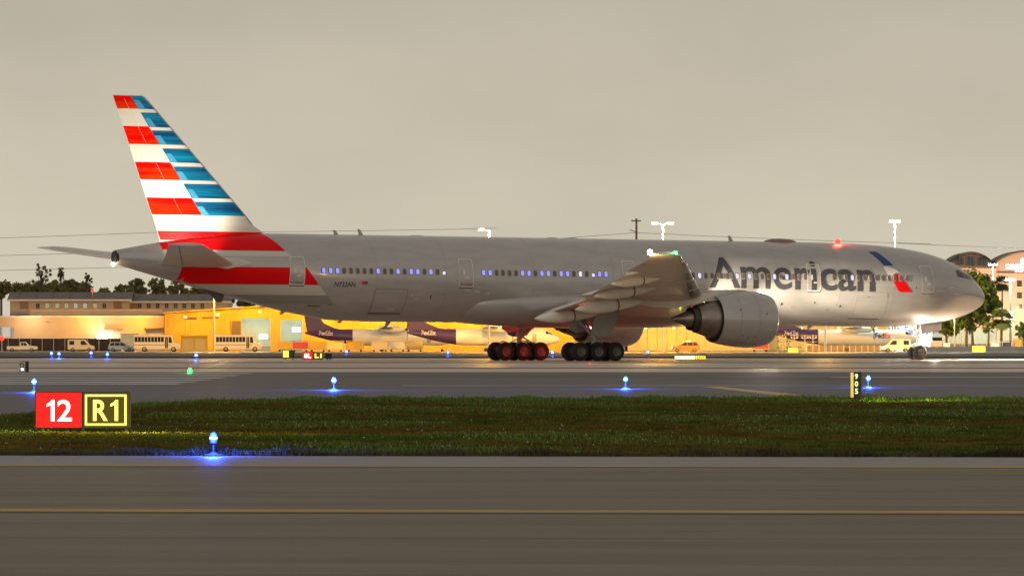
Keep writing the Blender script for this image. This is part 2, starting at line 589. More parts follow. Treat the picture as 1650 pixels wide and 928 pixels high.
# passenger windows
def rounded(w, h, r, n=4):
    pts = []
    for cx, cy, a0 in ((w / 2 - r, h / 2 - r, 0), (-w / 2 + r, h / 2 - r, 90), (-w / 2 + r, -h / 2 + r, 180), (w / 2 - r, -h / 2 + r, 270)):
        for k in range(n + 1):
            a = R(a0 + 90 * k / n)
            pts.append((cx + r * math.cos(a), cy + r * math.sin(a)))
    return pts


win_me = {}
for key, m_, (ww, hh_) in (('L', win_lit, (0.33, 0.46)), ('P', win_pale, (0.33, 0.47)), ('D', win_dark, (0.33, 0.47)), ('H', win_pale, (0.32, 0.28))):
    me = bpy.data.meshes.new('window')
    pts = rounded(ww, hh_, 0.125 if key != 'H' else 0.1)
    n = len(pts)
    vv = [(p[0], 0, p[1]) for p in pts] + [(p[0] * 0.78, -0.010, p[1] * 0.84) for p in pts]
    me.from_pydata(vv, [], [tuple(range(n, 2 * n))] + [(i, (i + 1) % n, n + (i + 1) % n, n + i) for i in range(n)])
    me.materials.append(m_)
    me.materials.append(win_dark if key != 'D' else seam_m)
    for p_ in me.polygons[1:]:
        p_.material_index = 1
    bm = bmesh.new()
    bm.from_mesh(me)
    bmesh.ops.recalc_face_normals(bm, faces=bm.faces)
    bm.to_mesh(me)
    bm.free()
    win_me[key] = me
rows = [(57.62, 'LLLDDDDDLDDLDLLDLDH'), (44.78, 'LLDDDDLLDLLDLLDPDHLL'), (31.6, 'DDDDDDD'), (27.28, 'DPDDDDDPDPDDDPDPDDD'), (15.2, 'DDDPDDDDDDDDD')]
for s0, pat in rows:
    for k, ch in enumerate(pat):
        s = s0 - 0.5335 * k
        if s > 24.4 and s < 25.0 and ch == 'D':
            pass
        z = 6.27 - (0.07 if ch == 'H' else 0)
        a = fang(s, z)
        o = link_mesh('window', win_me[ch], fuselage, fus(s, a, 0.012))
        dw = math.atan2(f_hw(s + 0.3) - f_hw(s - 0.3), 0.6)
        o.rotation_euler = (-a, 0, -dw)

# doors
def door(sc_, z0, z1, w, zw=None, mname='door', frame=line_m):
    h = z1 - z0
    zc = (z0 + z1) / 2
    pts = rounded(w, h, 0.16)
    d = wrap(mname, poly_bm([(sc_ + p[0], zc + p[1]) for p in pts]), skin(0.013), silver, plane, 0.3, 0.12)
    bm = bmesh.new()
    vo = [bm.verts.new((sc_ + p[0] * (1 + 0.06 / w), zc + p[1] * (1 + 0.06 / h), 0)) for p in pts]
    vi = [bm.verts.new((sc_ + p[0] * (1 - 0.03 / w), zc + p[1] * (1 - 0.03 / h), 0)) for p in pts]
    n = len(pts)
    for i in range(n):
        bm.faces.new((vo[i], vo[(i + 1) % n], vi[(i + 1) % n], vi[i]))
    wrap('door_frame', bm, skin(0.026), frame, d, None, 0.12)
    wrap('door_foot_shade', poly_bm([(sc_ - w / 2, z0 - 0.09), (sc_ + w / 2, z0 - 0.09), (sc_ + w / 2, z0 - 0.035), (sc_ - w / 2, z0 - 0.035)]), skin(0.026), blackp, d)  # dark shadow line below the door, painted on as a black decal
    if zw:
        wrap('door_window', poly_bm([(sc_ + 0.10, zw - 0.16), (sc_ + 0.24, zw - 0.16), (sc_ + 0.24, zw + 0.18), (sc_ + 0.10, zw + 0.18)]), skin(0.025), line_m, d)
        wrap('door_handle', poly_bm([(sc_ - 0.25, zw - 0.42), (sc_ + 0.05, zw - 0.42), (sc_ + 0.05, zw - 0.34), (sc_ - 0.25, zw - 0.34)]), skin(0.028), line_m, d)
    return d


for sc_ in (6.88, 16.93, 46.2, 59.6):
    door(sc_, 5.24, 7.2, 1.09, 6.25)
door(32.7, 5.5, 7.25, 1.0, 6.25)
cl = mat('cargo_outline', (0.52, 0.49, 0.45), 0.45)
cl2 = mat('aft_cargo_outline', (0.25, 0.23, 0.215), 0.45)
door(11.85, 3.35, 5.06, 2.7, None, 'cargo_door', cl)
door(52.2, 3.35, 5.0, 2.6, None, 'cargo_door', cl2)

# skin seams: hoops and one long lap joint
for s in (9.9, 14.6, 20.0, 26.2, 34.0, 40.6, 47.8, 53.4):
    bm = poly_bm([(s, -58), (s + 0.022, -58), (s + 0.022, 84), (s, 84)])
    wrap('skin_seam', bm, lambda u, v: fus(u, R(v), 0.008), seam_m, fuselage, None, 5)
for z, sa, sb in ((5.72, 9.0, 27.5), (5.78, 36.0, 44.3)):
    wrap('skin_seam', poly_bm([(sa, z), (sb, z), (sb, z + 0.028), (sa, z + 0.028)]), skin(0.009), lightgp if z < 7 else seam_m, fuselage, 1.0, None)  # pale joint lines; colour carries the reflection along the seam

# small service panels, vents and marks low on the side
rnd = random.Random(4)
for s_, z_, w_, h_, m_ in ((57.4, 3.75, 0.9, 0.05, blackp), (57.3, 3.5, 0.16, 0.06, line_m), (56.6, 3.85, 0.3, 0.04, blackp), (45.9, 4.98, 0.3, 0.05, line_m), (45.0, 4.9, 0.45, 0.05, line_m), (44.2, 4.75, 0.28, 0.06, line_m),
                            (50.4, 4.55, 0.18, 0.1, lightgp), (50.0, 4.3, 0.2, 0.07, lightgp), (51.6, 3.55, 0.5, 0.06, lightgp), (50.3, 3.2, 0.22, 0.08, lightgp), (48.9, 4.35, 0.07, 0.25, blackp), (22.4, 4.15, 0.2, 0.16, seam_m), (21.5, 3.95, 0.35, 0.2, seam_m),
                            (20.5, 4.05, 0.25, 0.2, seam_m), (19.4, 4.2, 0.16, 0.16, blackp), (18.2, 3.95, 0.4, 0.22, seam_m), (16.6, 4.35, 0.12, 0.12, blackp), (15.2, 3.8, 0.3, 0.2, seam_m), (14.3, 4.1, 0.14, 0.14, blackp), (7.9, 5.55, 0.1, 0.1, blackp), (5.2, 5.35, 0.9, 0.04, line_m), (3.6, 5.15, 0.7, 0.035, line_m), (4.3, 5.6, 0.5, 0.03, line_m)):
    wrap('service_panel', poly_bm([(s_, z_), (s_ + w_, z_), (s_ + w_, z_ + h_), (s_, z_ + h_)]), skin(0.016), m_, fuselage)

# flight deck windows, both sides of the nose
for pts in ([(3.75, 6.45), (3.0, 6.38), (2.85, 6.78), (3.35, 6.98), (3.75, 6.95)], [(2.92, 6.38), (2.15, 6.28), (2.25, 6.66), (2.78, 6.78)], [(2.08, 6.28), (1.55, 6.22), (1.62, 6.58), (2.15, 6.66)]):
    wrap('flight_deck_window', poly_bm(pts), skin(0.015), glass_d, fuselage, 0.25, 0.15)
    wrap('flight_deck_window', poly_bm([(p[0], p[1]) for p in pts]), lambda s, z: (lambda q: (q[0], -q[1], q[2]))(fus(s, fang(s, z), 0.015)), glass_d, fuselage, 0.25, 0.15)

# antennas, satellite hump, outlets and beacons
def blade(s, z, h, c, dirn=1, lean=0.25, name='antenna'):
    b = MB()
    b.prism([(s, z), (s - c, z), (s - c * 0.5 + lean * abs(h), z + h * dirn), (s + lean * abs(h), z + h * dirn)], lambda u, v, w: Pt(u, w - 0.03, v), 0.06)
    return b.build(name, gearm, plane)


for s, h in ((55.3, 0.32), (53.3, 0.42), (22.4, 0.40)):
    blade(s, 8.88, h, 0.35)
for s, z, h in ((59.5, 3.42, 0.28), (54.9, 2.78, 0.22), (51.0, 2.74, 0.48), (15.5, 2.74, 0.3)):
    blade(s, z, h, 0.4, -1, 0.5)
b = MB()
b.prism([(66.1, 4.93), (64.1, 4.5), (64.3, 3.98), (64.55, 3.95), (65.0, 4.40)], lambda u, v, w: Pt(u, w - 0.14, v), 0.28)
b.build('tail_skid', darkst, plane)


def hump(s0, s1, h, w, name, m):
    b = MB()
    secs = []
    for i in range(13):
        t = i / 12
        e = math.sin(math.pi * t) ** 0.6
        s = s0 + (s1 - s0) * t
        secs.append([Pt(s, w * e * math.cos(a), 8.75 + (0.15 + h * e) * math.sin(a)) for a in [math.pi * k / 12 for k in range(13)]])
    b.loft(secs, closed=False, cap=False)
    return b.build(name, m, plane, smooth=50)


hump(16.55, 19.45, 0.24, 0.75, 'satellite_radome', mat('radome_paint', (0.24, 0.14, 0.13), 0.45))
hump(48.0, 49.3, 0.04, 0.35, 'low_antenna', gearm)
hump(36.9, 37.9, 0.05, 0.35, 'low_antenna', gearm)
hump(35.2, 36.2, 0.05, 0.35, 'low_antenna', gearm)


def bulb(name, p, r, m, n=10):
    b = MB()
    b.lathe([(-r, 0.001), (-r * 0.7, r * 0.7), (0, r), (r * 0.7, r * 0.7), (r, 0.001)], p, (0, 0, 1), n)
    return b.build(name, m, plane, smooth=60)


bulb('beacon_lamp', Pt(12.96, 0, 9.0), 0.21, lampr)
lamp('beacon_light', Pt(12.96, 0.3, 9.35), (1, 0.04, 0.02), 170, 0.3, plane)
bulb('belly_beacon_lamp', Pt(34.2, 0, 2.28), 0.12, lampr)
lamp('belly_beacon_light', Pt(34.2, 0, 2.05), (1, 0.05, 0.03), 480, 0.12, plane)
bulb('tail_lamp', Pt(72.85, 0.1, 6.55), 0.14, lampw)
lamp('tail_light', Pt(73.1, 0.35, 6.5), (1, 0.78, 0.5), 45, 0.1, plane)
b = MB()
b.lathe([(0, 0.47), (0.2, 0.42), (0.2, 0.001)], Pt(72.55, 0, 7.06), (-1, 0, 0), 24)
b.build('exhaust_outlet', blackp, plane, smooth=40)

# airfoil outline: list of (x, z) round the section, x 0..1
def airfoil(t, camber=0.015, n=14, cut=1.0):
    xs = [0.5 * (1 - math.cos(math.pi * i / n)) * cut for i in range(n + 1)]
    yt = lambda x: 5 * t * (0.2969 * math.sqrt(x) - 0.126 * x - 0.3516 * x * x + 0.2843 * x ** 3 - 0.1036 * x ** 4) + 0.0006
    yc = lambda x: camber * math.sin(math.pi * x) - camber * 0.8 * x * x
    up = [(x, yc(x) + yt(x)) for x in reversed(xs)]
    lo = [(x, yc(x) - yt(x)) for x in xs[1:]]
    return up + lo


def wle(l):
    return float(np.interp(l, [2, 3.1, 6, 11, 31, 32.4], [25.2, 26.1, 28.06, 31.4, 44.83, 46.1]))


def wte(l):
    return float(np.interp(l, [2, 6, 11, 29.3, 31, 32.4], [40.9, 41.0, 41.2, 46.5, 47.3, 48.2]))


def wz(l):
    return 4.14 + 0.101 * (l - 3.1) + 0.00028 * max(0, l - 3.1) ** 2


def wth(l):
    return float(np.interp(l, [2, 6, 11, 24, 32.4], [0.135, 0.12, 0.105, 0.095, 0.08]))


def make_wing(sg):
    w = MB()
    secs = []
    for l in (1.5, 3.1, 6, 8.5, 11, 13.5, 16.5, 20, 23.6, 23.75, 26, 29.3, 30.4, 31.2, 31.9, 32.4):
        cut = 0.80 if l < 23.7 else 1.0
        c = wte(l) - wle(l)
        secs.append([Pt(wle(l) + x * c, sg * l, wz(l) + z * c - 0.018 * x * c) for x, z in airfoil(wth(l), 0.012, 14, cut)])
    w.loft(secs)
    wing = w.build('wing', wingp, plane, smooth=35)

    def flap(name, la, lb, defl, drop, xa=0.775, frac=0.265, m=fairp):
        f_ = MB()
        se = []
        for l in np.linspace(la, lb, 5):
            c = wte(l) - wle(l)
            cf = c * frac
            s0 = wle(l) + xa * c
            z0 = wz(l) - 0.018 * xa * c - drop
            se.append([Pt(s0 + x * cf * math.cos(defl) + z * cf * math.sin(defl), sg * l, z0 + z * cf * math.cos(defl) - x * cf * math.sin(defl)) for x, z in airfoil(0.13, 0.02, 8)])
        f_.loft(se)
        return f_.build(name, m, wing, smooth=35)
    flap('flap', 3.6, 10.6, R(14), 0.05, frac=0.22)
    flap('flap', 12.3, 23.4, R(13), 0.03)
    flap('flaperon', 10.75, 12.15, R(6), 0.0)
    # flap track fairings
    for l, (sa, za), (sb, zb), r in ((20.8, (40.3, 5.86), (44.5, 5.32), 0.36), (16.0, (37.9, 5.22), (43.1, 4.52), 0.42), (11.4, (36.4, 4.25), (42.0, 3.62), 0.50), (6.4, (37.2, 3.35), (42.5, 2.98), 0.42)):
        f_ = MB()
        p0 = Vector(Pt(sa, sg * l, za))
        p1 = Vector(Pt(sb, sg * l, zb))
        L = (p1 - p0).length
        prof = [(L * t, r * (math.sin(math.pi * min(1, t * 0.78 + 0.0)) ** 0.62 if t < 0.64 else 1.0 * (1 - ((t - 0.64) / 0.36) ** 1.7) ** 0.9) + 0.004) for t in [i / 20 for i in range(21)]]
        f_.lathe(prof, p0, p1 - p0, 20)
        o = f_.build('flap_fairing', fairp, wing, smooth=40)
        g = MB()
        q = p0.lerp(p1, 0.40)
        g.lathe([(-0.03, r * 0.955), (-0.03, r * 1.015), (0.03, r * 1.015), (0.03, r * 0.955)], q, p1 - p0, 20)
        g.build('fairing_seam', blackp, wing)
    # leading-edge slats: thin nose shells a little forward of the wing
    for la, lb in ((4.2, 8.6), (10.8, 15.2), (15.35, 19.8), (19.95, 24.4), (24.55, 29.2)):
        s_ = MB()
        se = []
        for l in np.linspace(la, lb, 4):
            c = wte(l) - wle(l)
            a_ = airfoil(wth(l) * 1.05, 0.012, 14, 0.9)
            pts = [(x, z) for x, z in a_ if x < 0.10]
            se.append([Pt(wle(l) - 0.16 + x * c, sg * l, wz(l) - 0.10 + z * c) for x, z in pts])
        s_.loft(se)
        s_.build('slat', lipm, wing, smooth=40)
    # wing tip lamps
    g = MB()
    g.lathe([(-0.2, 0.001), (-0.14, 0.15), (0.14, 0.15), (0.2, 0.001)], Pt(48.15, sg * 32.42, wz(32.4) + 0.03), (0, 0, 1), 10)
    g.build('wing_tip_lamp', lampw, wing)
    g = MB()
    g.lathe([(-0.22, 0.001), (-0.12, 0.09), (0.1, 0.11), (0.2, 0.001)], Pt(46.1, sg * 32.3, wz(32.4) + 0.03), (1, 0, 0), 10)
    g.build('navigation_lamp', lampg if sg > 0 else lampr, wing)
    lamp('wing_tip_light', Pt(48.5, sg * 32.2, wz(32.4) - 0.55), (1, 0.62, 0.28), 700, 0.15, plane)
    lamp('navigation_light', Pt(45.7, sg * 32.7, wz(32.4) + 0.02), (0.08, 1, 0.45) if sg > 0 else (1, 0.05, 0.03), 90, 0.1, plane)
    return wing


def make_engine(sg):
    e = empty('engine', (0, 0, 0), parent=plane)
    L = 9.61 * sg
    o = Pt(24.95, L, 3.06)
    ax = (-1, 0, 0)
    b = MB()
    b.lathe([(0.14, 1.80), (0.32, 1.88), (0.7, 1.96), (1.2, 2.02), (1.8, 2.04), (2.6, 2.0), (3.45, 1.90), (4.15, 1.78), (4.6, 1.68), (4.55, 1.64), (3.75, 1.66), (2.75, 1.66)], o, ax, 64)
    b.build('fan_cowl', silver, e, smooth=35)
    b = MB()
    b.lathe([(0.14, 1.801), (0.05, 1.75), (0.0, 1.68), (0.05, 1.61), (0.25, 1.56), (0.9, 1.56)], o, ax, 64)
    b.build('inlet_lip', lipm, e, smooth=50)
    b = MB()
    b.lathe([(0.9, 1.56), (1.6, 1.6), (1.6, 0.55)], o, ax, 48)
    b.build('fan', darkst, e, smooth=35)
    b = MB()
    b.lathe([(0.75, 0.01), (1.2, 0.35), (1.6, 0.56)], o, ax, 32)
    b.build('spinner', blackp, e, smooth=40)
    b = MB()
    b.lathe([(2.75, 1.66), (3.05, 1.45), (3.55, 1.45), (4.15, 1.43), (4.85, 1.33), (5.5, 1.15), (6.05, 0.98), (6.03, 0.94), (5.55, 0.92)], o, ax, 56)
    b.build('core_cowl', steel, e, smooth=35)
    b = MB()
    b.lathe([(5.55, 0.92), (5.95, 0.90), (6.5, 0.83), (6.48, 0.79), (5.75, 0.70)], o, ax, 48)
    b.build('core_nozzle', darkst, e, smooth=35)
    b = MB()
    b.lathe([(5.75, 0.70), (6.45, 0.64), (7.05, 0.46), (7.65, 0.22), (8.1, 0.02)], o, ax, 40)
    b.build('exhaust_plug', steel, e, smooth=40)
    # pylon
    b = MB()
    prof = [(26.2, 5.02), (27.3, 5.20), (29.0, 5.16), (30.9, 5.02), (33.0, 4.75), (37.6, 4.55), (36.0, 4.1), (34.4, 3.86), (32.6, 3.86), (30.6, 4.28), (29.6, 4.40), (27.5, 4.5)]
    n = len(prof)
    wd = [0.05, 0.22, 0.33, 0.38, 0.38, 0.03, 0.2, 0.3, 0.33, 0.36, 0.36, 0.3]
    v = [Pt(p[0], L - w_, p[1]) for p, w_ in zip(prof, wd)] + [Pt(p[0], L + w_, p[1]) for p, w_ in zip(prof, wd)]
    b.add(v, [tuple(range(n)), tuple(range(2 * n - 1, n - 1, -1))] + [(i, (i + 1) % n, n + (i + 1) % n, n + i) for i in range(n)])
    b.build('pylon', wingp, e)
    # cowl seams and fittings
    b = MB()
    yo = math.copysign(1, sg)
    for t0, t1, r_ in ((0.3, 5.3, None),):
        pr = [(0.32, 1.885), (0.7, 1.965), (1.2, 2.025), (1.8, 2.045), (2.6, 2.005), (3.45, 1.905), (4.15, 1.785), (4.55, 1.70)]
        for (ta, ra), (tb, rb) in zip(pr[:-1], pr[1:]):
            b.add([Pt(24.95 + ta, L + yo * (ra + 0.004), 3.04), Pt(24.95 + tb, L + yo * (rb + 0.004), 3.04), Pt(24.95 + tb, L + yo * (rb + 0.004), 3.08), Pt(24.95 + ta, L + yo * (ra + 0.004), 3.08)], [(0, 1, 2, 3)])
    b.build('cowl_seam', lightgp, e)
    b = MB()
    b.lathe([(1.76, 2.046), (1.795, 2.047)], o, ax, 64)
    b.lathe([(3.2, 1.938), (3.235, 1.933)], o, ax, 64)
    b.build('cowl_joint', seam_m, e)
    for t_, a_ in ((2.0, -38), (2.5, -40), (3.0, -36), (1.6, -62), (2.7, -58), (1.2, 12), (3.3, 20)):
        r_ = float(np.interp(t_, [p[0] for p in pr], [p[1] for p in pr])) + 0.006
        ca, sa = math.cos(R(a_)), math.sin(R(a_))
        b = MB()
        b.lathe([(0, 0.055), (0.012, 0.05), (0.012, 0.001)], Pt(24.95 + t_, L + yo * r_ * ca, 3.06 + r_ * sa), (0, -yo * ca, sa), 10)
        b.build('cowl_latch', blackp, e)
    return e


for sg in (1, -1):
    make_wing(sg)
    make_engine(sg)

# fin and stabilizers
FZ0, FZ1 = 8.3, 18.4


def fin_le(z):
    return float(np.interp(z, [8.3, 8.9, 9.4, 10.2, 18.2, 18.4], [60.2, 60.9, 61.75, 62.45, 70.25, 70.55]))


def fin_te(z):
    return float(np.interp(z, [8.3, 18.4], [69.15, 72.93]))


def fin_half(s, z):
    le, te = fin_le(z), fin_te(z)
    x = min(1, max(0, (s - le) / (te - le)))
    t = 0.095
    return max(0.012, (te - le) * 5 * t * (0.2969 * math.sqrt(x) - 0.126 * x - 0.3516 * x * x + 0.2843 * x ** 3 - 0.1036 * x ** 4)) if x > 0 else 0.0


b = MB()
secs = []
for z in (8.0, 8.9, 9.4, 10.2, 12, 14, 16, 17.6, 18.2, 18.42):
    zz = max(z, 8.3)
    le, te = fin_le(zz), fin_te(zz)
    xs = [0.5 * (1 - math.cos(math.pi * i / 16)) for i in range(17)]
    ring = [(le + (te - le) * x, fin_half(le + (te - le) * x, zz)) for x in reversed(xs)] + [(le + (te - le) * x, -fin_half(le + (te - le) * x, zz)) for x in xs[1:-1]]
    secs.append([Pt(s, l * (0.55 if z > 18.4 else 1), z) for s, l in ring])
b.loft(secs)
fin = b.build('tail_fin', whitep, plane, smooth=35)
# near and far flanks carry the same stripes
DIV = lambda z: 71.60 + (z - 18.38) * (71.60 - 66.06) / (18.38 - 10.15)
for sg in (1, -1):
    fs = lambda s, z, sg=sg: Pt(s, sg * (fin_half(s, z) + 0.012), z)
    lein = lambda z: fin_le(z) + 0.16
    for za, zb in ((17.48, 18.38), (15.01, 16.25), (12.54, 13.76), (10.10, 11.28)):
        wrap('red_stripe', poly_bm([(fin_te(za) - 0.02, za), (DIV(za), za), (DIV(zb), zb), (fin_te(zb) - 0.02, zb)]), fs, redfin, fin, 0.35, 0.25)
    for za, zb in ((17.48, 18.38), (16.22, 17.22), (15.01, 15.98), (13.76, 14.73), (12.52, 13.48), (11.28, 12.28), (10.08, 11.04)):
        wrap('blue_stripe', poly_bm([(DIV(za) - 0.01, za), (lein(za), za), (lein(zb), zb), (DIV(zb) - 0.01, zb)]), fs, bluefin, fin, 0.35, 0.25)
        fs2 = lambda s, z, sg=sg: Pt(s, sg * (fin_half(s, z) + 0.017), z)
        wrap('light_blue_panel', poly_bm([(DIV(za) - 0.05, za + 0.03), (DIV(za) - 0.55, za + 0.03), (DIV(za) - 0.05, za + 0.62), (DIV(za + 0.62) - 0.05, za + 0.62)]), fs2, bluelt, fin, 0.35, 0.25)
    wrap('red_stripe', poly_bm([(fin_te(8.32) - 0.02, 8.32), (60.6, 8.32), (61.3, 8.95), (fin_te(8.95) - 0.02, 8.95)]), fs, redp, fin, 0.35, 0.12)
    # leading-edge metal strip, rudder gap
    zs = [9.5 + 0.55 * i for i in range(17)]
    bm = bmesh.new()
    va = [bm.verts.new((fin_le(min(z, 18.35)) + 0.03, min(z, 18.35), 0)) for z in zs]
    vb = [bm.verts.new((fin_le(min(z, 18.35)) + 0.17, min(z, 18.35), 0)) for z in zs]
    for i in range(len(zs) - 1):
        bm.faces.new((va[i], vb[i], vb[i + 1], va[i + 1]))
    wrap('leading_edge_strip', bm, lambda s, z, sg=sg: Pt(s, sg * (fin_half(s, z) + 0.016), z), greyp, fin)
    hinge = lambda z: fin_te(z) - 0.30 * (fin_te(z) - fin_le(z))
    wrap('rudder_hinge_line', poly_bm([(hinge(9.2), 9.2), (hinge(9.2) + 0.015, 9.2), (hinge(18.2) + 0.015, 18.2), (hinge(18.2), 18.2)]), lambda s, z, sg=sg: Pt(s, sg * (fin_half(s, z) + 0.022), z), lightgp, fin, None, 0.5)


def make_stab(sg):
    b = MB()
    secs = []
    st = [(0.8, 63.4, 69.5, 6.55), (2.0, 64.4, 69.95, 6.68), (5.0, 66.7, 71.2, 7.05), (8.5, 69.4, 72.75, 7.5), (10.3, 70.8, 73.55, 7.76), (10.77, 71.4, 73.8, 7.83)]
    for l, le, te, z in st:
        c = te - le
        secs.append([Pt(le + x * c, sg * l, z + q * c) for x, q in airfoil(0.09, 0.0, 12)])
    b.loft(secs)
    h = b.build('horizontal_stabilizer', wingp, plane, smooth=35)
    bm = bmesh.new()
    xs = [(l, te - 0.29 * (te - le), z, te - le) for l, le, te, z in st[1:5]]
    for side in (1, -1):
        va = [bm.verts.new(Pt(s, sg * l, z + side * (0.034 * c + 0.012))) for l, s, z, c in xs]
        vb = [bm.verts.new(Pt(s + 0.05, sg * l, z + side * (0.034 * c + 0.01))) for l, s, z, c in xs]
        for i in range(3):
            bm.faces.new((va[i], vb[i], vb[i + 1], va[i + 1]))
    bm_obj('elevator_hinge_line', bm, blackp, h)
    return h


for sg in (1, -1):
    make_stab(sg)
    # painted trim marks and root seal on the rear fuselage
    b = MB()
    b.prism([(64.8, 6.3), (62.9, 6.75), (64.0, 7.05), (66.5, 7.15), (66.2, 6.5)], lambda u, v, w: Pt(u, sg * (f_hw(u) * math.cos(fang(u, v)) - 0.06 + w), v), 0.10)
    b.build('stabilizer_root_seal', lightgp, plane)
    # logo lamps in the stabilizer shine up the fin
    b = MB()
    b.lathe([(0, 0.14), (0.1, 0.14), (0.1, 0.001)], Pt(67.2, sg * 4.6, 7.14), (0, 0, 1), 12)
    b.build('logo_lamp', lampw, plane)
    lamp('logo_light', Pt(66.6, sg * 4.9, 7.5), (1.0, 0.86, 0.66), 3600, 0.12, plane, 110, Pt(67.6, 0, 12.4), 1.0)
    lamp('logo_light', Pt(69.6, sg * 4.9, 7.6), (1.0, 0.86, 0.66), 4200, 0.12, plane, 70, Pt(70.6, 0, 15.8), 1.0)


def wheel_mesh(r, w):
    b = MB()
    b.lathe([(-w / 2, r * 0.55), (-w / 2, r * 0.82), (-w * 0.42, r * 0.94), (-w * 0.25, r), (w * 0.25, r), (w * 0.42, r * 0.94), (w / 2, r * 0.82), (w / 2, r * 0.55)], (0, 0, 0), (0, 1, 0), 36, 0)
    for sd in (-1, 1):
        b.lathe([(sd * w / 2, r * 0.55), (sd * w * 0.44, r * 0.52), (sd * w * 0.36, r * 0.32), (sd * w * 0.42, r * 0.30), (sd * w * 0.42, r * 0.18), (sd * w * 0.52, r * 0.16), (sd * w * 0.52, 0.002)], (0, 0, 0), (0, 1, 0), 28, 1)
    o = b.build('wheel', [tyre_m, rim_m], plane, smooth=35)
    return o


wm = wheel_mesh(0.67, 0.5)
wn_ = wheel_mesh(0.54, 0.40)
first = {'m': wm, 'n': wn_}


def put_wheel(key, par, p):
    o = first[key]
    if o.get('used'):
        o = o.copy()
        col.objects.link(o)
    o['used'] = 1
    o.parent = par
    o.location = p


for sg in (1, -1):
    g = empty('main_landing_gear', (0, 0, 0), parent=plane)
    L = 5.49 * sg
    for ds in (-1.47, 0, 1.47):
        for dl in (-0.70, 0.70):
            put_wheel('m', g, Pt(37.1 + ds, L + dl, 0.67 - ds * math.tan(PIT)))
    b = MB()
    b.cyl(Pt(35.5, L, 0.70), Pt(38.7, L, 0.68), 0.17, 0.17, 12)
    for ds in (-1.47, 0, 1.47):
        b.cyl(Pt(37.1 + ds, L - 0.75, 0.67), Pt(37.1 + ds, L + 0.75, 0.67), 0.10, 0.10, 10)
    b.build('bogie_beam', gearm, g)
    b = MB()
    b.cyl(Pt(37.1, L, 0.7), Pt(36.95, L + 0.05 * sg, 1.9), 0.18, 0.18, 14)
    b.cyl(Pt(36.97, L + 0.05 * sg, 1.7), Pt(36.8, L + 0.1 * sg, 4.3), 0.27, 0.27, 16)
    b.build('strut', gearm, g, smooth=40)
    b = MB()
    b.cyl(Pt(37.0, L, 1.55), Pt(35.2, L - 1.4 * sg, 3.6), 0.10, 0.10, 10)
    b.cyl(Pt(37.0, L, 1.7), Pt(38.6, L - 0.9 * sg, 3.6), 0.10, 0.10, 10)
    b.cyl(Pt(37.0, L, 1.8), Pt(37.0, L - 2.0 * sg, 3.3), 0.09, 0.09, 10)
    b.build('brace', gearm, g)
    b = MB()
    b.tube([Pt(36.9, L + 0.15, 1.75), Pt(36.3, L + 0.15, 1.45), Pt(36.75, L + 0.1, 0.95)], 0.06, 8)
    b.tube([Pt(37.25, L + 0.2, 1.6), Pt(38.0, L + 0.2, 1.25), Pt(38.55, L + 0.2, 1.42), Pt(38.75, L + 0.2, 1.3)], 0.045, 8)
    b.tube([Pt(36.9, L + 0.3 * sg, 1.4), Pt(35.9, L + 0.3 * sg, 1.42), Pt(35.55, L + 0.4 * sg, 1.15)], 0.05, 8)
    b.build('torque_link', gearm, g)
    b = MB()
    b.prism([(37.2, 3.62), (35.25, 3.62), (35.95, 1.86), (36.4, 1.72), (37.2, 1.74), (37.66, 1.93)], lambda u, v, w: Pt(u, L + sg * (0.62 + w + (v - 1.8) * 0.04), v), 0.07)
    b.build('gear_door', greyp, g)
    b = MB()
    b.prism([(38.6, 3.0), (37.4, 3.0), (37.5, 2.15), (38.2, 2.0), (38.8, 2.3)], lambda u, v, w: Pt(u, L - sg * (0.5 + w), v), 0.06)
    b.build('gear_door', greyp, g)

g = empty('nose_landing_gear', (0, 0, 0), parent=plane)
NG = 31.2 * math.tan(PIT)
for dl in (-0.37, 0.37):
    put_wheel('n', g, Pt(5.9, dl, 0.54 + NG))
b = MB()
b.cyl(Pt(5.9, -0.45, 0.54 + NG), Pt(5.9, 0.45, 0.54 + NG), 0.09, 0.09, 10)
b.cyl(Pt(5.9, 0, 0.54 + NG), Pt(5.85, 0, 1.7), 0.11, 0.11, 12)
b.cyl(Pt(5.87, 0, 1.5), Pt(5.75, 0, 3.1), 0.16, 0.16, 14)
b.build('strut', gearm, g, smooth=40)
b = MB()
b.tube([Pt(5.85, 0.1, 1.55), Pt(6.45, 0.1, 1.25), Pt(5.95, 0.08, 0.9)], 0.05, 8)
b.cyl(Pt(5.8, 0, 1.75), Pt(4.3, 0, 2.95), 0.07, 0.07, 8)
b.cyl(Pt(5.8, 0.15, 1.9), Pt(6.6, 0.35, 2.85), 0.05, 0.05, 8)
b.build('brace', gearm, g)
for sg in (1, -1):
    b = MB()
    b.prism([(6.0, 2.86), (4.15, 3.18), (4.15, 2.48), (5.9, 2.12)], lambda u, v, w: Pt(u, sg * (0.58 + w), v), 0.04)
    gd = b.build('gear_door', silver, g)
    if sg > 0:
        bm = fit_text('722', 0.55, 0.24, weight=0.01)
        for v in bm.verts:
            v.co = Vector(Pt(4.95 - v.co.x, 0.63, 2.50 + v.co.y + 0.10 * v.co.x))
        bm_obj('door_number', bm, mat('orange_lettering', (0.55, 0.25, 0.03), 0.5), gd)
b = MB()
for dl, z in ((-0.25, 2.05), (0.25, 2.05), (0.0, 1.75)):
    b.lathe([(0, 0.12), (0.08, 0.13), (0.08, 0.001)], Pt(5.6, dl, z), (1, 0, 0), 14)
b.build('taxi_lamp', lampw, g)
lamp('taxi_light', Pt(4.6, 0.4, 1.4), (1.0, 0.83, 0.60), 1500, 0.15, plane)
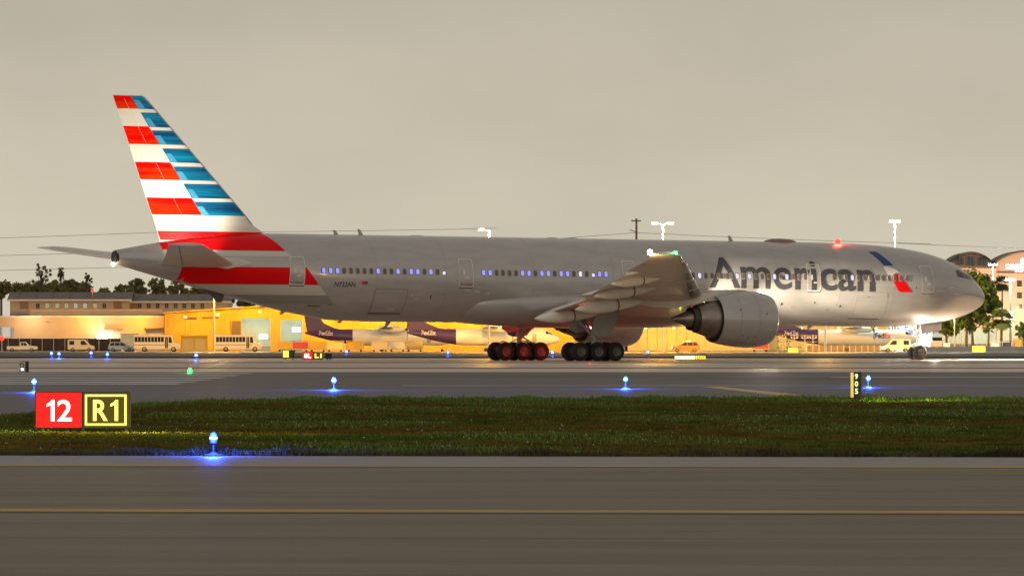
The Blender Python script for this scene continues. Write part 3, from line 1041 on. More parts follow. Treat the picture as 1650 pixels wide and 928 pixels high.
lamp('taxi_beam', Pt(5.3, 0.1, 2.0), (1.0, 0.84, 0.62), 520000, 0.2, plane, 70, Pt(-8, 1.0, 0.2), 1.0)
# wing root landing lamps, beams raking along the forward fuselage
for sg in (1, -1):
    b = MB()
    for dz in (-0.13, 0.13):
        b.lathe([(0, 0.13), (0.07, 0.13), (0.07, 0.001)], Pt(27.3, sg * 5.2, 4.28 + dz), (1, 0, 0), 14)
    b.build('landing_lamp', lampw, plane)
    src = Pt(26.85, sg * 5.5, 4.25)
    lamp('landing_light', src, (1.0, 0.85, 0.62), 3500, 0.2, plane, 90, Pt(22.5, sg * 3.1, 4.9), 1.0)
    lamp('landing_light', src, (1.0, 0.85, 0.62), 26000, 0.2, plane, 34, Pt(15.5, sg * 3.1, 4.9), 1.0)
    lamp('landing_light', src, (1.0, 0.85, 0.62), 60000, 0.2, plane, 18, Pt(9.0, sg * 3.0, 4.8), 1.0)
for sg in (1, -1):
    b = MB()
    b.lathe([(0, 0.09), (0.05, 0.09), (0.05, 0.001)], Pt(21.6, sg * 3.06, 5.2), (0, -sg, 0), 12)
    b.build('wing_inspection_lamp', lampw, plane)
    lamp('wing_inspection_light', Pt(21.4, sg * 3.5, 5.2), (1.0, 0.86, 0.66), 26000, 0.15, plane, 34, Pt(37.5, sg * 21.0, wz(21)), 1.0)
for o in list(bpy.data.objects):
    if 'used' in o.keys():
        del o['used']

# ------------------------------------------------------------------ buildings across the field
peach = mat('peach_stucco', (0.50, 0.37, 0.26), 0.85, var=0.07, scale=0.2)
peach2 = mat('tan_stucco', (0.46, 0.36, 0.27), 0.85, var=0.07, scale=0.25)
yellow_w = mat('yellow_wall', (0.58, 0.37, 0.045), 0.8, var=0.08, scale=0.2)
cream_w = mat('cream_metal_wall', (0.60, 0.45, 0.17), 0.7, var=0.06, scale=0.3)
roof_g = mat('grey_metal_roof', (0.125, 0.110, 0.108), 0.7, var=0.1, scale=0.4)
trim_w = mat('pale_trim', (0.62, 0.55, 0.47), 0.7)
door_g = mat('pale_roller_door', (0.55, 0.58, 0.53), 0.6, var=0.05, scale=1)
frame_m = mat('window_frame', (0.35, 0.31, 0.27), 0.6)
pane_d = mat('dark_window_pane', (0.05, 0.05, 0.055), 0.15)
pane_l = mat('lit_window_pane', (0.1, 0.1, 0.1), 0.3, emit=(0.60, 0.62, 0.32), estr=0.55)
pane_c = mat('cool_window_pane', (0.1, 0.1, 0.1), 0.3, emit=(0.65, 0.66, 0.62), estr=0.6)
dark_fab = mat('dark_fence_screen', (0.035, 0.026, 0.030), 0.9, var=0.2, scale=0.5)
hotel_m = mat('hotel_stucco', (0.62, 0.40, 0.29), 0.85, var=0.05, scale=0.1)
hotel_d = mat('hotel_base_stucco', (0.50, 0.44, 0.34), 0.85, var=0.05, scale=0.1)
metal_p = mat('pole_metal', (0.36, 0.34, 0.31), 0.5, 0.4)
wood_p = mat('pole_timber', (0.13, 0.10, 0.075), 0.85)
sod_lens = mat('sodium_lamp_lens', (0.8, 0.5, 0.2), 0.3, emit=(1.0, 0.58, 0.14), estr=18)
wht_lens = mat('white_flood_lens', (0.8, 0.8, 0.8), 0.3, emit=(0.88, 1.0, 0.90), estr=30)
SOD = (1.0, 0.46, 0.035)
WRM = (1.0, 0.70, 0.36)


def wall_boxes(b, x0, x1, y0, y1, z0, z1, openings=(), mi=0):
    """front wall facing the camera at y0 with rectangular openings (xa, xb, za, zb)"""
    xs = sorted(set([x0, x1] + [v for o in openings for v in o[:2]]))
    for xa, xb in zip(xs[:-1], xs[1:]):
        cuts = sorted([(o[2], o[3]) for o in openings if o[0] <= xa + 1e-6 and o[1] >= xb - 1e-6])
        z = z0
        for za, zb in cuts:
            if za > z + 1e-6:
                b.box(xa, xb, y0, y1, z, za, mi)
            z = zb
        if z1 > z + 1e-6:
            b.box(xa, xb, y0, y1, z, z1, mi)


def window(par, xa, xb, y, za, zb, m, bars=1):
    b = MB()
    t = 0.09
    b.box(xa - t, xb + t, y - 0.05, y + 0.1, zb, zb + t)
    b.box(xa - t, xb + t, y - 0.09, y + 0.1, za - t, za)
    b.box(xa - t, xa, y - 0.05, y + 0.1, za, zb)
    b.box(xb, xb + t, y - 0.05, y + 0.1, za, zb)
    for k in range(bars):
        xm = xa + (xb - xa) * (k + 1) / (bars + 1)
        b.box(xm - 0.03, xm + 0.03, y - 0.03, y + 0.1, za, zb)
    w = b.build('window', frame_m, par)
    MB().box(xa, xb, y + 0.11, y + 0.14, za, zb).build('pane', m, w)
    return w


def gable(par, x0, x1, y0, depth, ze, zr, m, over=0.5):
    b = MB()
    v = [(x0 - over, y0 - over, ze - 0.12), (x1 + over, y0 - over, ze - 0.12), (x1 + over, y0 + depth / 2, zr), (x0 - over, y0 + depth / 2, zr), (x0 - over, y0 + depth + over, ze - 0.12), (x1 + over, y0 + depth + over, ze - 0.12)]
    v2 = [(a, b_, c + 0.2) for a, b_, c in v]
    f = [(0, 1, 2, 3), (3, 2, 5, 4)]
    fa = [tuple(i + 6 for i in q) for q in f] + [(0, 1, 7, 6), (1, 2, 8, 7), (2, 5, 11, 8), (5, 4, 10, 11), (4, 3, 9, 10), (3, 0, 6, 9)] + f
    b.add(v + v2, fa)
    r = b.build('roof', m, par)
    n = int((x1 - x0) / 3)
    for i in range(n):
        xx = x0 + (i + 0.5) * (x1 - x0) / n
        b = MB()
        b.add([(xx - 0.04, y0 - over, ze + 0.08), (xx + 0.04, y0 - over, ze + 0.08), (xx + 0.04, y0 + depth / 2, zr + 0.2), (xx - 0.04, y0 + depth / 2, zr + 0.2)] + [(xx - 0.04, y0 - over, ze + 0.16), (xx + 0.04, y0 - over, ze + 0.16), (xx + 0.04, y0 + depth / 2, zr + 0.28), (xx - 0.04, y0 + depth / 2, zr + 0.28)], [(4, 5, 6, 7), (0, 1, 5, 4), (1, 2, 6, 5), (3, 0, 4, 7)])
        b.build('roof_seam', m, r)
    return r


g0 = -1.14
# long two-storey block, two lengths
for (pa, pb, pe, pr_, d, wins, lab) in (
        (16, 208, 483, 472, 1300, [(61, pane_d), (76, pane_l), (92, pane_l), (107, pane_l), (122, pane_c), (137, pane_c), (153, pane_l), (168, pane_d)], 'long peach two-storey block with grey roof and partly lit windows'),
        (209, 369, 486, 475, 1304, [(225, pane_d), (239.5, pane_d), (254, pane_d), (268.5, pane_d), (283, pane_d), (297, pane_d), (311, pane_d), (326, pane_d)], 'peach block with a row of eight small dark windows below grey roof')):
    x0, x1 = XW(pa, d), XW(pb, d)
    ze, zr = ZW(pe, d), ZW(pr_, d)
    bl = empty('office_block', ((x0 + x1) / 2, d, g0))
    ox = (x0 + x1) / 2
    tag(bl, lab, 'building')
    zt, zb_ = ZW(489, d) - g0, ZW(496.5, d) - g0
    ops = [(XW(p, d) - 0.33 - ox, XW(p, d) + 0.33 - ox, zb_, zt) for p, m_ in wins]
    b = MB()
    wall_boxes(b, x0 - ox, x1 - ox, 0, 0.4, 0, ze - g0, ops)
    b.box(x0 - ox, x0 - ox + 0.4, 0.4, 13.6, 0, ze - g0)
    b.box(x1 - ox - 0.4, x1 - ox, 0.4, 13.6, 0, ze - g0)
    b.box(x0 - ox, x1 - ox, 13.6, 14, 0, ze - g0)
    for xe in (x0 - ox, x1 - ox - 0.4):
        b.add([(xe, 0, ze - g0), (xe + 0.4, 0, ze - g0), (xe + 0.4, 14, ze - g0), (xe, 14, ze - g0), (xe, 7, zr - g0), (xe + 0.4, 7, zr - g0)], [(0, 1, 5, 4), (2, 3, 4, 5), (0, 4, 3), (1, 2, 5)])
    b.build('wall', peach2, bl)
    gable(bl, x0 - ox, x1 - ox, 0, 14, ze - g0, zr - g0, roof_g)
    b = MB()
    b.box(x0 - ox - 0.5, x1 - ox + 0.5, -0.62, -0.5, ze - g0 - 0.25, ze - g0 + 0.1)
    b.build('gutter', trim_w, bl)
    for (p, m_), o_ in zip(wins, ops):
        window(bl, o_[0], o_[1], 0.0, o_[2], o_[3], m_, 1)
    for p in ((39, 190) if pa < 100 else (215,)):
        b = MB()
        for k in range(7):
            b.box(XW(p, d) - 0.8 - ox, XW(p, d) + 0.8 - ox, -0.10, 0.0, zb_ - 0.1 + k * 0.2, zb_ - 0.1 + k * 0.2 + 0.14)
        b.build('wall_vent', mat('rust_louvre', (0.24, 0.13, 0.085), 0.8), bl)

# low block in front of it, with setback storey
d = 1278
x0, x1 = XW(-60, d), XW(264, d)
lb = empty('warehouse', ((x0 + x1) / 2, d, g0))
ox = (x0 + x1) / 2
tag(lb, 'low peach warehouse with roller doors behind parked pickup and car', 'building')
zt = ZW(511, d) - g0
D1 = (XW(172, d) - ox, XW(194, d) - ox, 0, ZW(534, d) - g0)
W1 = (XW(-20, d) - ox, XW(22, d) - ox, ZW(543, d) - g0, ZW(527, d) - g0)
D2 = (XW(236, d) - ox, XW(259, d) - ox, ZW(548, d) - g0, ZW(533, d) - g0)
b = MB()
wall_boxes(b, x0 - ox, x1 - ox, 0, 0.4, 0, zt, [D1, W1, D2])
b.box(x0 - ox, x1 - ox, 0.4, 16, zt - 0.6, zt - 0.3)
b.box(x1 - ox - 0.4, x1 - ox, 0.4, 16, 0, zt - 0.6)
b.build('wall', peach, lb)
b = MB()
b.box(x0 - ox, x1 - ox, -0.12, 0.5, zt, zt + 0.25)
b.build('parapet_cap', trim_w, lb)
b = MB()
b.box(XW(44, d) - ox, x1 - ox - 0.6, 6, 15, zt - 0.3, zt + 1.5)
b.build('setback_storey', peach2, lb)
for D_, m_ in ((D1, door_g), (D2, door_g)):
    b = MB()
    nn = 7
    for k in range(nn):
        h = (D_[3] - D_[2]) / nn
        b.box(D_[0], D_[1], 0.22 + 0.02 * (k % 2), 0.3, D_[2] + k * h, D_[2] + (k + 1) * h - 0.04)
    b.build('roller_door', m_, lb)
    b = MB()
    b.box(D_[0] - 0.5, D_[1] + 0.5, -0.9, 0, D_[3] + 0.35, D_[3] + 0.5)
    b.build('door_canopy', roof_g, lb)
nx, nzz = 12, 5
wl_ = empty('window', parent=lb)
for i in range(nx):
    for k in range(nzz):
        xa = W1[0] + (W1[1] - W1[0]) * i / nx
        xb = W1[0] + (W1[1] - W1[0]) * (i + 1) / nx
        za = W1[2] + (W1[3] - W1[2]) * k / nzz
        zb_ = W1[2] + (W1[3] - W1[2]) * (k + 1) / nzz
        MB().box(xa + 0.05, xb - 0.05, 0.1, 0.16, za + 0.05, zb_ - 0.05).build('pane', pane_c, wl_)
for p in (75, 125):
    b = MB()
    b.box(XW(p, d) - 0.35 - ox, XW(p, d) + 0.35 - ox, -0.5, 0, ZW(519, d) - g0, ZW(517.5, d) - g0)
    b.build('wall_lamp', metal_p, lb)
lamp('wall_light', (XW(140, d), d - 3.5, ZW(514, d)), SOD, 1500, 0.3)  # this and the next two have no fixture, added to light the wall
lamp('wall_light', (XW(225, d), d - 3.5, ZW(514, d)), SOD, 1900, 0.3)
lamp('wall_light', (XW(50, d), d - 3.5, ZW(514, d)), WRM, 1000, 0.3)
lamp('wall_light', (XW(166, d), d - 2.5, ZW(542, d)), (0.9, 1.0, 0.85), 500, 0.3)
b = MB()
b.box(-1.1, 1.1, -0.15, 0.15, -0.2, 0.2)
tag(b.build('flood_lamp', wht_lens, None, loc=(XW(166, d), d - 2.0, ZW(543, d))), 'bright white lamp on warehouse wall above the parked car', 'lamp')
MB().box(-0.05, 0.05, 0.15, 2.0, -0.05, 0.05).build('bracket', metal_p, bpy.data.objects['flood_lamp'])
# dark screened fence in front of the warehouse
d = 1262
x0, x1 = XW(-60, d), XW(196, d)
fn = empty('screen_fence', ((x0 + x1) / 2, d, g0))
tag(fn, 'dark screened fence running behind the parked pickup', 'fence')
n = 14
for i in range(n):
    xa = x0 + (x1 - x0) * i / n - (x0 + x1) / 2
    xb = x0 + (x1 - x0) * (i + 1) / n - (x0 + x1) / 2
    MB().box(xa + 0.06, xb - 0.06, 0, 0.05, 0.05, 2.35).build('panel', dark_fab, fn)
    MB().box(xa - 0.05, xa + 0.05, -0.06, 0.06, 0, 2.45).build('post', metal_p, fn)

# yellow hangar, gable front, two open bays
d = 1268
px0, px1 = 265, 1000
x0, x1 = XW(px0, d), XW(px1, d)
ox = (x0 + x1) / 2
hg = empty('hangar', (ox, d, g0))
tag(hg, 'wide yellow hangar with open lit bays behind the airliner tail', 'hangar')
zl, zp = ZW(506, d) - g0, ZW(482, d) - g0
xp = XW(632, d) - ox
bays = [(XW(389, d) - ox, XW(436, d) - ox, 0, ZW(513, d) - g0), (XW(452, d) - ox, XW(487, d) - ox, 0, ZW(516, d) - g0)]
b = MB()
wall_boxes(b, x0 - ox, x1 - ox, 0, 0.4, 0, zl, bays)
b.add([(x0 - ox, 0, zl), (x1 - ox, 0, zl), (xp, 0, zp), (x0 - ox, 0.4, zl), (x1 - ox, 0.4, zl), (xp, 0.4, zp)], [(0, 1, 2), (5, 4, 3), (0, 2, 5, 3), (1, 4, 5, 2)])
b.box(x0 - ox, x0 - ox + 0.4, 0.4, 40, 0, zl)
b.box(x1 - ox - 0.4, x1 - ox, 0.4, 40, 0, zl)
b.box(x0 - ox, x1 - ox, 39.6, 40, 0, zl)
b.build('wall', yellow_w, hg)
b = MB()
b.add([(x0 - ox - 0.4, -0.6, zl + 0.1), (xp, -0.6, zp + 0.15), (x1 - ox + 0.4, -0.6, zl + 0.1), (x0 - ox - 0.4, 40.4, zl + 0.1), (xp, 40.4, zp + 0.15), (x1 - ox + 0.4, 40.4, zl + 0.1)] + [(x0 - ox - 0.4, -0.6, zl + 0.35), (xp, -0.6, zp + 0.4), (x1 - ox + 0.4, -0.6, zl + 0.35), (x0 - ox - 0.4, 40.4, zl + 0.35), (xp, 40.4, zp + 0.4), (x1 - ox + 0.4, 40.4, zl + 0.35)], [(0, 1, 4, 3), (1, 2, 5, 4), (6, 9, 10, 7), (7, 10, 11, 8), (0, 6, 7, 1), (1, 7, 8, 2), (2, 8, 11, 5), (0, 3, 9, 6), (3, 4, 10, 9), (4, 5, 11, 10)])
b.build('roof', yellow_w, hg)
bay_m = mat('bay_interior', (0.62, 0.66, 0.58), 0.8, var=0.08, scale=0.4)
for i, y_ in enumerate(bays):
    b = MB()
    b.box(y_[0] - 1, y_[1] + 1, 9, 9.3, 0, y_[3] + 0.8)
    b.box(y_[0] - 1.0, y_[0] - 0.7, 0.4, 9, 0, y_[3] + 0.8)
    b.box(y_[1] + 0.7, y_[1] + 1.0, 0.4, 9, 0, y_[3] + 0.8)
    b.box(y_[0] - 1, y_[1] + 1, 0.4, 9.3, y_[3] + 0.8, y_[3] + 1.0)
    b.build('bay', bay_m, hg)
    for k in range(3):
        MB().box(y_[0] + 0.3, y_[1] - 0.3, 8.0, 8.6, 0.02, 0.9 + 0.3 * k).build('rack_shelf', frame_m, hg) if k == 0 else None
    b = MB()
    b.box(-0.7, 0.7, -0.08, 0.08, -0.35, 0.35)
    xx = (y_[1] - 1.4) if i == 0 else (y_[1] - 1.1)
    zz = (2.7, 4.0)[i]
    b.build('bay_lamp', wht_lens, hg, loc=(xx, 1.2, zz))
    lamp('bay_light', (ox + (y_[0] + y_[1]) / 2, d + 3.5, g0 + y_[3] - 0.3), (0.82, 1.0, 0.86), 420, 0.4)
for pa, pb, ya, yb in ((374, 388, 517, 541), (300, 316, 511, 515), (326, 352, 510.5, 513.5)):
    b = MB()
    b.box(XW(pa, d) - ox, XW(pb, d) - ox, -0.5, 0, ZW(yb, d) - g0, ZW(ya, d) - g0)
    b.build('wall_cabinet', mat('brown_cabinet', (0.16, 0.11, 0.07), 0.8), hg)
b = MB()
for p in range(300, 980, 60):
    b.box(XW(p, d) - ox - 0.12, XW(p, d) - ox + 0.12, -0.2, 0, 0, zl) if not any(y_[0] - 0.3 < XW(p, d) - ox < y_[1] + 0.3 for y_ in bays) else None
b.build('pilaster', yellow_w, hg)
for p in range(272, 990, 9):
    xx = XW(p, d) - ox
    if not any(y_[0] - 0.4 < xx < y_[1] + 0.4 for y_ in bays):
        MB().box(xx - 0.06, xx + 0.06, -0.10, -0.002, 0.1, zl - 0.1).build('cladding_rib', yellow_w, hg)
for p, pw in ((300, 11000), (352, 13000), (420, 9000), (520, 16000), (600, 17000), (680, 17000), (760, 17000), (850, 15000), (940, 14000)):
    zz = float(np.interp(XW(p, d) - ox, [x0 - ox, xp, x1 - ox], [zl, zp, zl])) + g0 - 0.7
    b = MB()
    b.box(-0.25, 0.25, -0.35, 0.25, -0.15, 0.15, 0)
    b.box(-0.2, 0.2, -0.3, 0.2, -0.22, -0.16, 1)
    b.box(-0.05, 0.05, 0.25, 3.4, -0.05, 0.05, 0)
    b.build('sodium_wall_lamp', [metal_p, sod_lens], hg, loc=(XW(p, d) - ox, -3.5, zz - g0))
    lamp('sodium_light', (XW(p, d), d - 5.5, zz - 0.6), SOD, pw * (0.13 if p < 400 else 0.25), 0.35)

# cream hangar with panelled sliding doors
def door_hangar(pa, pb, py, d, m, lab, npan):
    x0, x1 = XW(pa, d), XW(pb, d)
    ox = (x0 + x1) / 2
    h = ZW(py, d) - G(d)
    e = empty('hangar', (ox, d, G(d)))
    tag(e, lab, 'hangar')
    b = MB()
    b.box(x0 - ox, x1 - ox, 0.3, 30, 0, h)
    b.build('wall', m, e)
    b = MB()
    b.box(x0 - ox - 0.3, x1 - ox + 0.3, -0.4, 30.3, h, h + 0.4)
    b.build('roof', roof_g, e)
    for i in range(npan):
        xa = x0 - ox + (x1 - x0) * i / npan
        xb = x0 - ox + (x1 - x0) * (i + 1) / npan
        p = MB().box(xa + 0.06, xb - 0.06, 0.08 + 0.1 * (i % 2), 0.24, 0.1, h - 0.7).build('door_panel', m, e)
        MB().box(xa + 0.3, xb - 0.3, 0.0, 0.075 + 0.1 * (i % 2), h * 0.45, h * 0.45 + 0.12).build('rail', frame_m, p)
    return e


door_hangar(1012, 1232, 500, 1262, cream_w, 'cream hangar with sliding door panels behind the near engine', 14)
door_hangar(1236, 1432, 512, 1275, cream_w, 'tan hangar behind the parked turboprop with lettered nose', 12)
for p, d_, pw in ((1040, 1250, 16000), (1085, 1250, 17000), (1140, 1250, 16000), (1215, 1250, 9000), (1290, 1262, 7000), (1350, 1262, 6000), (1410, 1262, 5000)):
    dw = 1262 if p < 1234 else 1275
    hp = bpy.data.objects['hangar.001' if p < 1234 else 'hangar.002']
    b = MB()
    b.box(-0.25, 0.25, -0.35, 0.25, -0.15, 0.15, 0)
    b.box(-0.2, 0.2, -0.3, 0.2, -0.22, -0.16, 1)
    b.box(-0.05, 0.05, 0.25, 3.3, -0.05, 0.05, 0)
    b.build('sodium_wall_lamp', [metal_p, sod_lens], hp, loc=(XW(p, dw) - hp.location.x, -3.2, 4.4))  # brackets added to house the light on these hangar fronts
    lamp('sodium_light', (XW(p, dw), dw - 6, 2.9), SOD if p < 1250 else (1.0, 0.62, 0.2), pw * 0.085, 0.35)

# white freight building with blue lettering, behind the nose wheel
d = 1285
wb = empty('freight_building', (XW(1470, d), d, g0))
tag(wb, 'white freight building with blue lettering seen behind the nose wheel', 'building')
b = MB()
x0, x1 = XW(1434, d) - XW(1470, d), XW(1502, d) - XW(1470, d)
b.box(x0, x1, 0.2, 18, 0, 6.6)
b.build('wall', mat('white_wall', (0.72, 0.74, 0.74), 0.7, var=0.04, scale=0.3), wb)
b = MB()
b.box(x0 - 0.3, x1 + 0.3, -0.2, 18.3, 6.6, 6.9)
b.build('roof', roof_g, wb)
for k, p in enumerate((1437, 1441.5, 1446, 1451)):
    xx = XW(p, d) - XW(1470, d)
    MB().box(xx, xx + 0.26, 0.05, 0.2, 0.3, 6.3).build('rib', mat('dark_rib', (0.06, 0.07, 0.09), 0.6), wb)
bm = fit_text('FedEx', 4.6, 1.75, weight=0.03)
for v in bm.verts:
    v.co = Vector((XW(1457, d) - XW(1470, d) + v.co.x, 0.17, 2.9 + v.co.y))
bm_obj('lettering', bm, mat('blue_sign_lettering', (0.02, 0.06, 0.30), 0.5), wb)
lamp('wall_light', (XW(1462, d), d - 7, 6.5), (0.92, 1.0, 0.95), 6500, 0.3)  # this and the next are added without fixture to brighten the front
lamp('wall_light', (XW(1495, d), d - 7, 6.5), (0.92, 1.0, 0.95), 5000, 0.3)

# hotel with barrel-vaulted roofs
d = 1900
gh = -1.14
ho = empty('hotel', (XW(1600, d), d, gh))
tag(ho, 'pink stucco hotel with two curved roofs and lit white lettering', 'hotel')
OX = XW(1600, d)
hx = lambda p: XW(p, d) - OX
hz = lambda p: ZW(p, d) - gh


def vault(pa, pb, pe, pt, y0, dep, m, roof, name='wall', base=0.0):
    n = 24
    arc = []
    for i in range(n + 1):
        t = i / n
        arc.append((hx(pa) + (hx(pb) - hx(pa)) * t, hz(pe) + (hz(pt) - hz(pe)) * math.sin(math.pi * t) ** 0.8))
    pts = [(hx(pa), base)] + arc + [(hx(pb), base)]
    b = MB()
    b.prism([(p[0], p[1]) for p in pts], lambda u, v, w: (u, y0 + w, v), dep)
    o = b.build(name, m, ho)
    b = MB()
    k = 0.5
    outer = [(p[0] + (p[0] - (hx(pa) + hx(pb)) / 2) * 0.03, p[1] + k) for p in arc]
    b.prism(arc + outer[::-1], lambda u, v, w: (u, y0 - 0.9 + w, v + 0.02), dep + 1.2)
    b.build('curved_roof', roof, ho)
    return o


roof_h = mat('hotel_roof', (0.10, 0.085, 0.075), 0.6)
vault(1536, 1598, 421.5, 408, 6, 30, hotel_m, roof_h)
vault(1606, 1700, 424, 406, 2, 30, hotel_m, roof_h)
b = MB()
b.box(hx(1540), hx(1606), 0, 34, 0, hz(432))
b.box(hx(1606), hx(1720), 1.0, 34, 0, hz(440))
b.build('wall', hotel_m, ho)
b = MB()
b.box(hx(1606), hx(1720), -0.6, 1.0, 0, hz(497))
b.build('plinth', hotel_d, ho)
for pa, pb, ya, yb in ((1541, 1556, 415, 426), (1558, 1574, 413, 427), (1576, 1592, 414, 427)):
    w = MB().box(hx(pa), hx(pb), 5.85, 5.98, hz(yb), hz(ya)).build('clerestory_window', mat('clerestory_glass', (0.20, 0.20, 0.16), 0.25, var=0.2, scale=0.4), ho)
    for q in (0.33, 0.66):
        xq = hx(pa) + (hx(pb) - hx(pa)) * q
        MB().box(xq - 0.1, xq + 0.1, 5.7, 5.84, hz(yb), hz(ya)).build('mullion', roof_h, w)
for r_, ys in enumerate((444, 463, 482)):
    for p in (1548, 1566, 1584):
        w = MB().box(hx(p) - 0.65, hx(p) + 0.65, -0.10, -0.003, hz(ys + 9), hz(ys)).build('window', pane_d, ho)
        MB().box(hx(p) - 0.8, hx(p) + 0.8, -0.2, -0.101, hz(ys + 9) - 0.2, hz(ys + 9)).build('sill', trim_w, w)
    for p in (1643, 1664, 1690):
        w = MB().box(hx(p) - 0.7, hx(p) + 0.7, 0.85, 0.997, hz(ys + 18), hz(ys + 8)).build('window', pane_d, ho)
        MB().box(hx(p) - 0.9, hx(p) + 0.9, 0.7, 0.849, hz(ys + 18) - 0.2, hz(ys + 18)).build('sill', trim_w, w)
sign_w = mat('lit_white_lettering', (0.8, 0.8, 0.8), 0.4, emit=(0.90, 0.95, 1.0), estr=1.6)
for body, pa, wpx, ya, yb in (('CANDLEWOOD', 1621, 60, 425, 431.5), ('SUITES', 1636, 29, 434.5, 438.5)):
    bm = fit_text(body, wpx * d / FPX, (yb - ya) * d / FPX, weight=0.04, spacing=1.05)
    for v in bm.verts:
        v.co = Vector((hx(pa) + v.co.x, 1.9 if body != 'SUITES' else 1.9, hz(yb) + v.co.y))
    bm_obj('lettering', bm, sign_w, ho)
b = MB()
b.box(hx(1621), hx(1682), 1.82, 1.95, hz(433.2), hz(432.4))
b.build('sign_rule', sign_w, ho)
b = MB()
b.lathe([(0, 0.9), (0.1, 0.8), (0.1, 0.001)], (hx(1650), 1.9, hz(420.5)), (0, -1, 0), 20)
b.build('sign_emblem', sign_w, ho)
lamp('facade_fill_light', (XW(1640, d), d - 16, 9.0), (1.0, 0.80, 0.55), 16000, 0.6)  # added fill on the hotel wall without fixture, as is the next
lamp('facade_fill_light', (XW(1570, d), d - 16, 9.0), (1.0, 0.72, 0.45), 10500, 0.6)

# ------------------------------------------------------------------ lamp posts, utility pole, wires
def light_pole(px, ptop, d, lens, color, power, lab, heads=1, mname='lamp_post', r=0.14, arm=1.0):
    z = G(d)
    h = ZW(ptop, d) - z
    e = empty(mname, (XW(px, d), d, z))
    tag(e, lab, 'lamp post')
    MB().cyl((0, 0, 0), (0, 0, h), r * 1.4, r, 12).build('pole', metal_p, e, smooth=40)
    for k in range(heads):
        sx = (-1 if k == 0 else 1)
        MB().cyl((0, 0, h - 0.1), (sx * arm, 0, h + 0.12), 0.05, 0.05, 8).build('arm', metal_p, e)
        b = MB()
        b.box(sx * (arm + 0.35) - 0.45, sx * (arm + 0.35) + 0.45, -0.25, 0.25, h + 0.05, h + 0.3)
        hd = b.build('lamp_head', metal_p, e)
        MB().box(sx * (arm + 0.35) - 0.40, sx * (arm + 0.35) + 0.40, -0.32, 0.2, h - 0.08, h + 0.04).build('lens', lens, hd)
    lamp('lamp_post_light', (XW(px, d), d - 0.6, z + h - 0.6), color, power, 0.3)
    return e


light_pole(788, 371, 1150, sod_lens, SOD, 170000, 'sodium lamp post rising above the airliner mid fuselage', 1)
light_pole(1068, 361, 1140, sod_lens, SOD, 170000, 'twin-headed sodium lamp post rising behind the wing tip', 2)
light_pole(1330, 420, 1125, sod_lens, (1.0, 0.56, 0.12), 120000, 'added sodium lamp post standing behind the forward fuselage', 1)  # added post, lights the near side of the lettered freighter
light_pole(345, 440, 1150, sod_lens, (1.0, 0.60, 0.20), 80000, 'added sodium lamp post standing behind the rear fuselage', 1)  # added post, lights the buses and cars from the front
light_pole(1442, 357, 1230, wht_lens, (0.85, 1.0, 0.92), 30000, 'tall white floodlight pole above the front fuselage', 2, arm=0.2)
light_pole(1600, 427, 1450, wht_lens, (0.9, 1.0, 0.95), 16000, 'white floodlight pole in front of the hotel gap between vaults', 2, r=0.11, arm=0.2)
light_pole(1628, 451, 1330, wht_lens, (1.0, 0.95, 0.98), 14000, 'shorter white lamp post in front of the hotel, right of the palm', 2, r=0.14, arm=0.2)

d = 1330
up = empty('utility_pole', (XW(1025.5, d), d, g0))
tag(up, 'timber utility pole with cross arm above the wing', 'utility pole')
ht = ZW(352, d) - g0
MB().cyl((0, 0, 0), (0, 0, ht), 0.30, 0.20, 10).build('pole', wood_p, up)
MB().box(-1.0, 0.9, -0.1, 0.1, ht - 0.6, ht - 0.35).build('cross_arm', wood_p, up)
MB().cyl((0, 0, ht - 2.7), (-1.3, 0, ht - 2.2), 0.07, 0.07, 8).build('bracket', wood_p, up)
d = 1250
MB_ = MB().cyl((0, 0, 0), (0, 0, ZW(359, d) - g0), 0.2, 0.16, 10)
wire_m = mat('wire', (0.17, 0.16, 0.14), 0.6)


def wire(pts, lab, d=1400, r=0.042):
    p3 = []
    for (xa, ya), (xb, yb) in zip(pts[:-1], pts[1:]):
        for i in range(8):
            t = i / 8
            p3.append((XW(xa + (xb - xa) * t, d), d, ZW(ya + (yb - ya) * t + 1.5 * math.sin(math.pi * t), d)))
    p3.append((XW(pts[-1][0], d), d, ZW(pts[-1][1], d)))
    o = MB().tube(p3, r, 6).build('overhead_wire', wire_m)
    tag(o, lab, 'wire')


wire([(-300, 391), (255, 374.5), (800, 368)], 'uppermost overhead wire left of the tail fin')
wire([(-300, 417), (170, 407), (800, 400)], 'overhead wire level with the far tailplane')
wire([(-300, 440), (183, 431), (800, 420)], 'lowest overhead wire, above the trees by the tail')
wire([(640, 400), (1025, 375), (1500, 393)], 'sagging wire tied to the timber utility pole', 1330)
wire([(1447, 392), (1800, 404)], 'overhead wire running toward the hotel roofs', 1330)

# ------------------------------------------------------------------ trees
leaf_a = mat('leaf_olive', (0.19, 0.172, 0.070), 0.75, color2=(0.29, 0.25, 0.11), scale=0.5, spec=0.2)
leaf_b = mat('leaf_green', (0.085, 0.15, 0.035), 0.7, color2=(0.15, 0.22, 0.055), scale=0.5, spec=0.25)
leaf_p = mat('palm_green', (0.10, 0.16, 0.05), 0.65, color2=(0.17, 0.23, 0.08), scale=0.8, spec=0.25)
bark = mat('bark', (0.09, 0.07, 0.055), 0.9, var=0.3, scale=2)


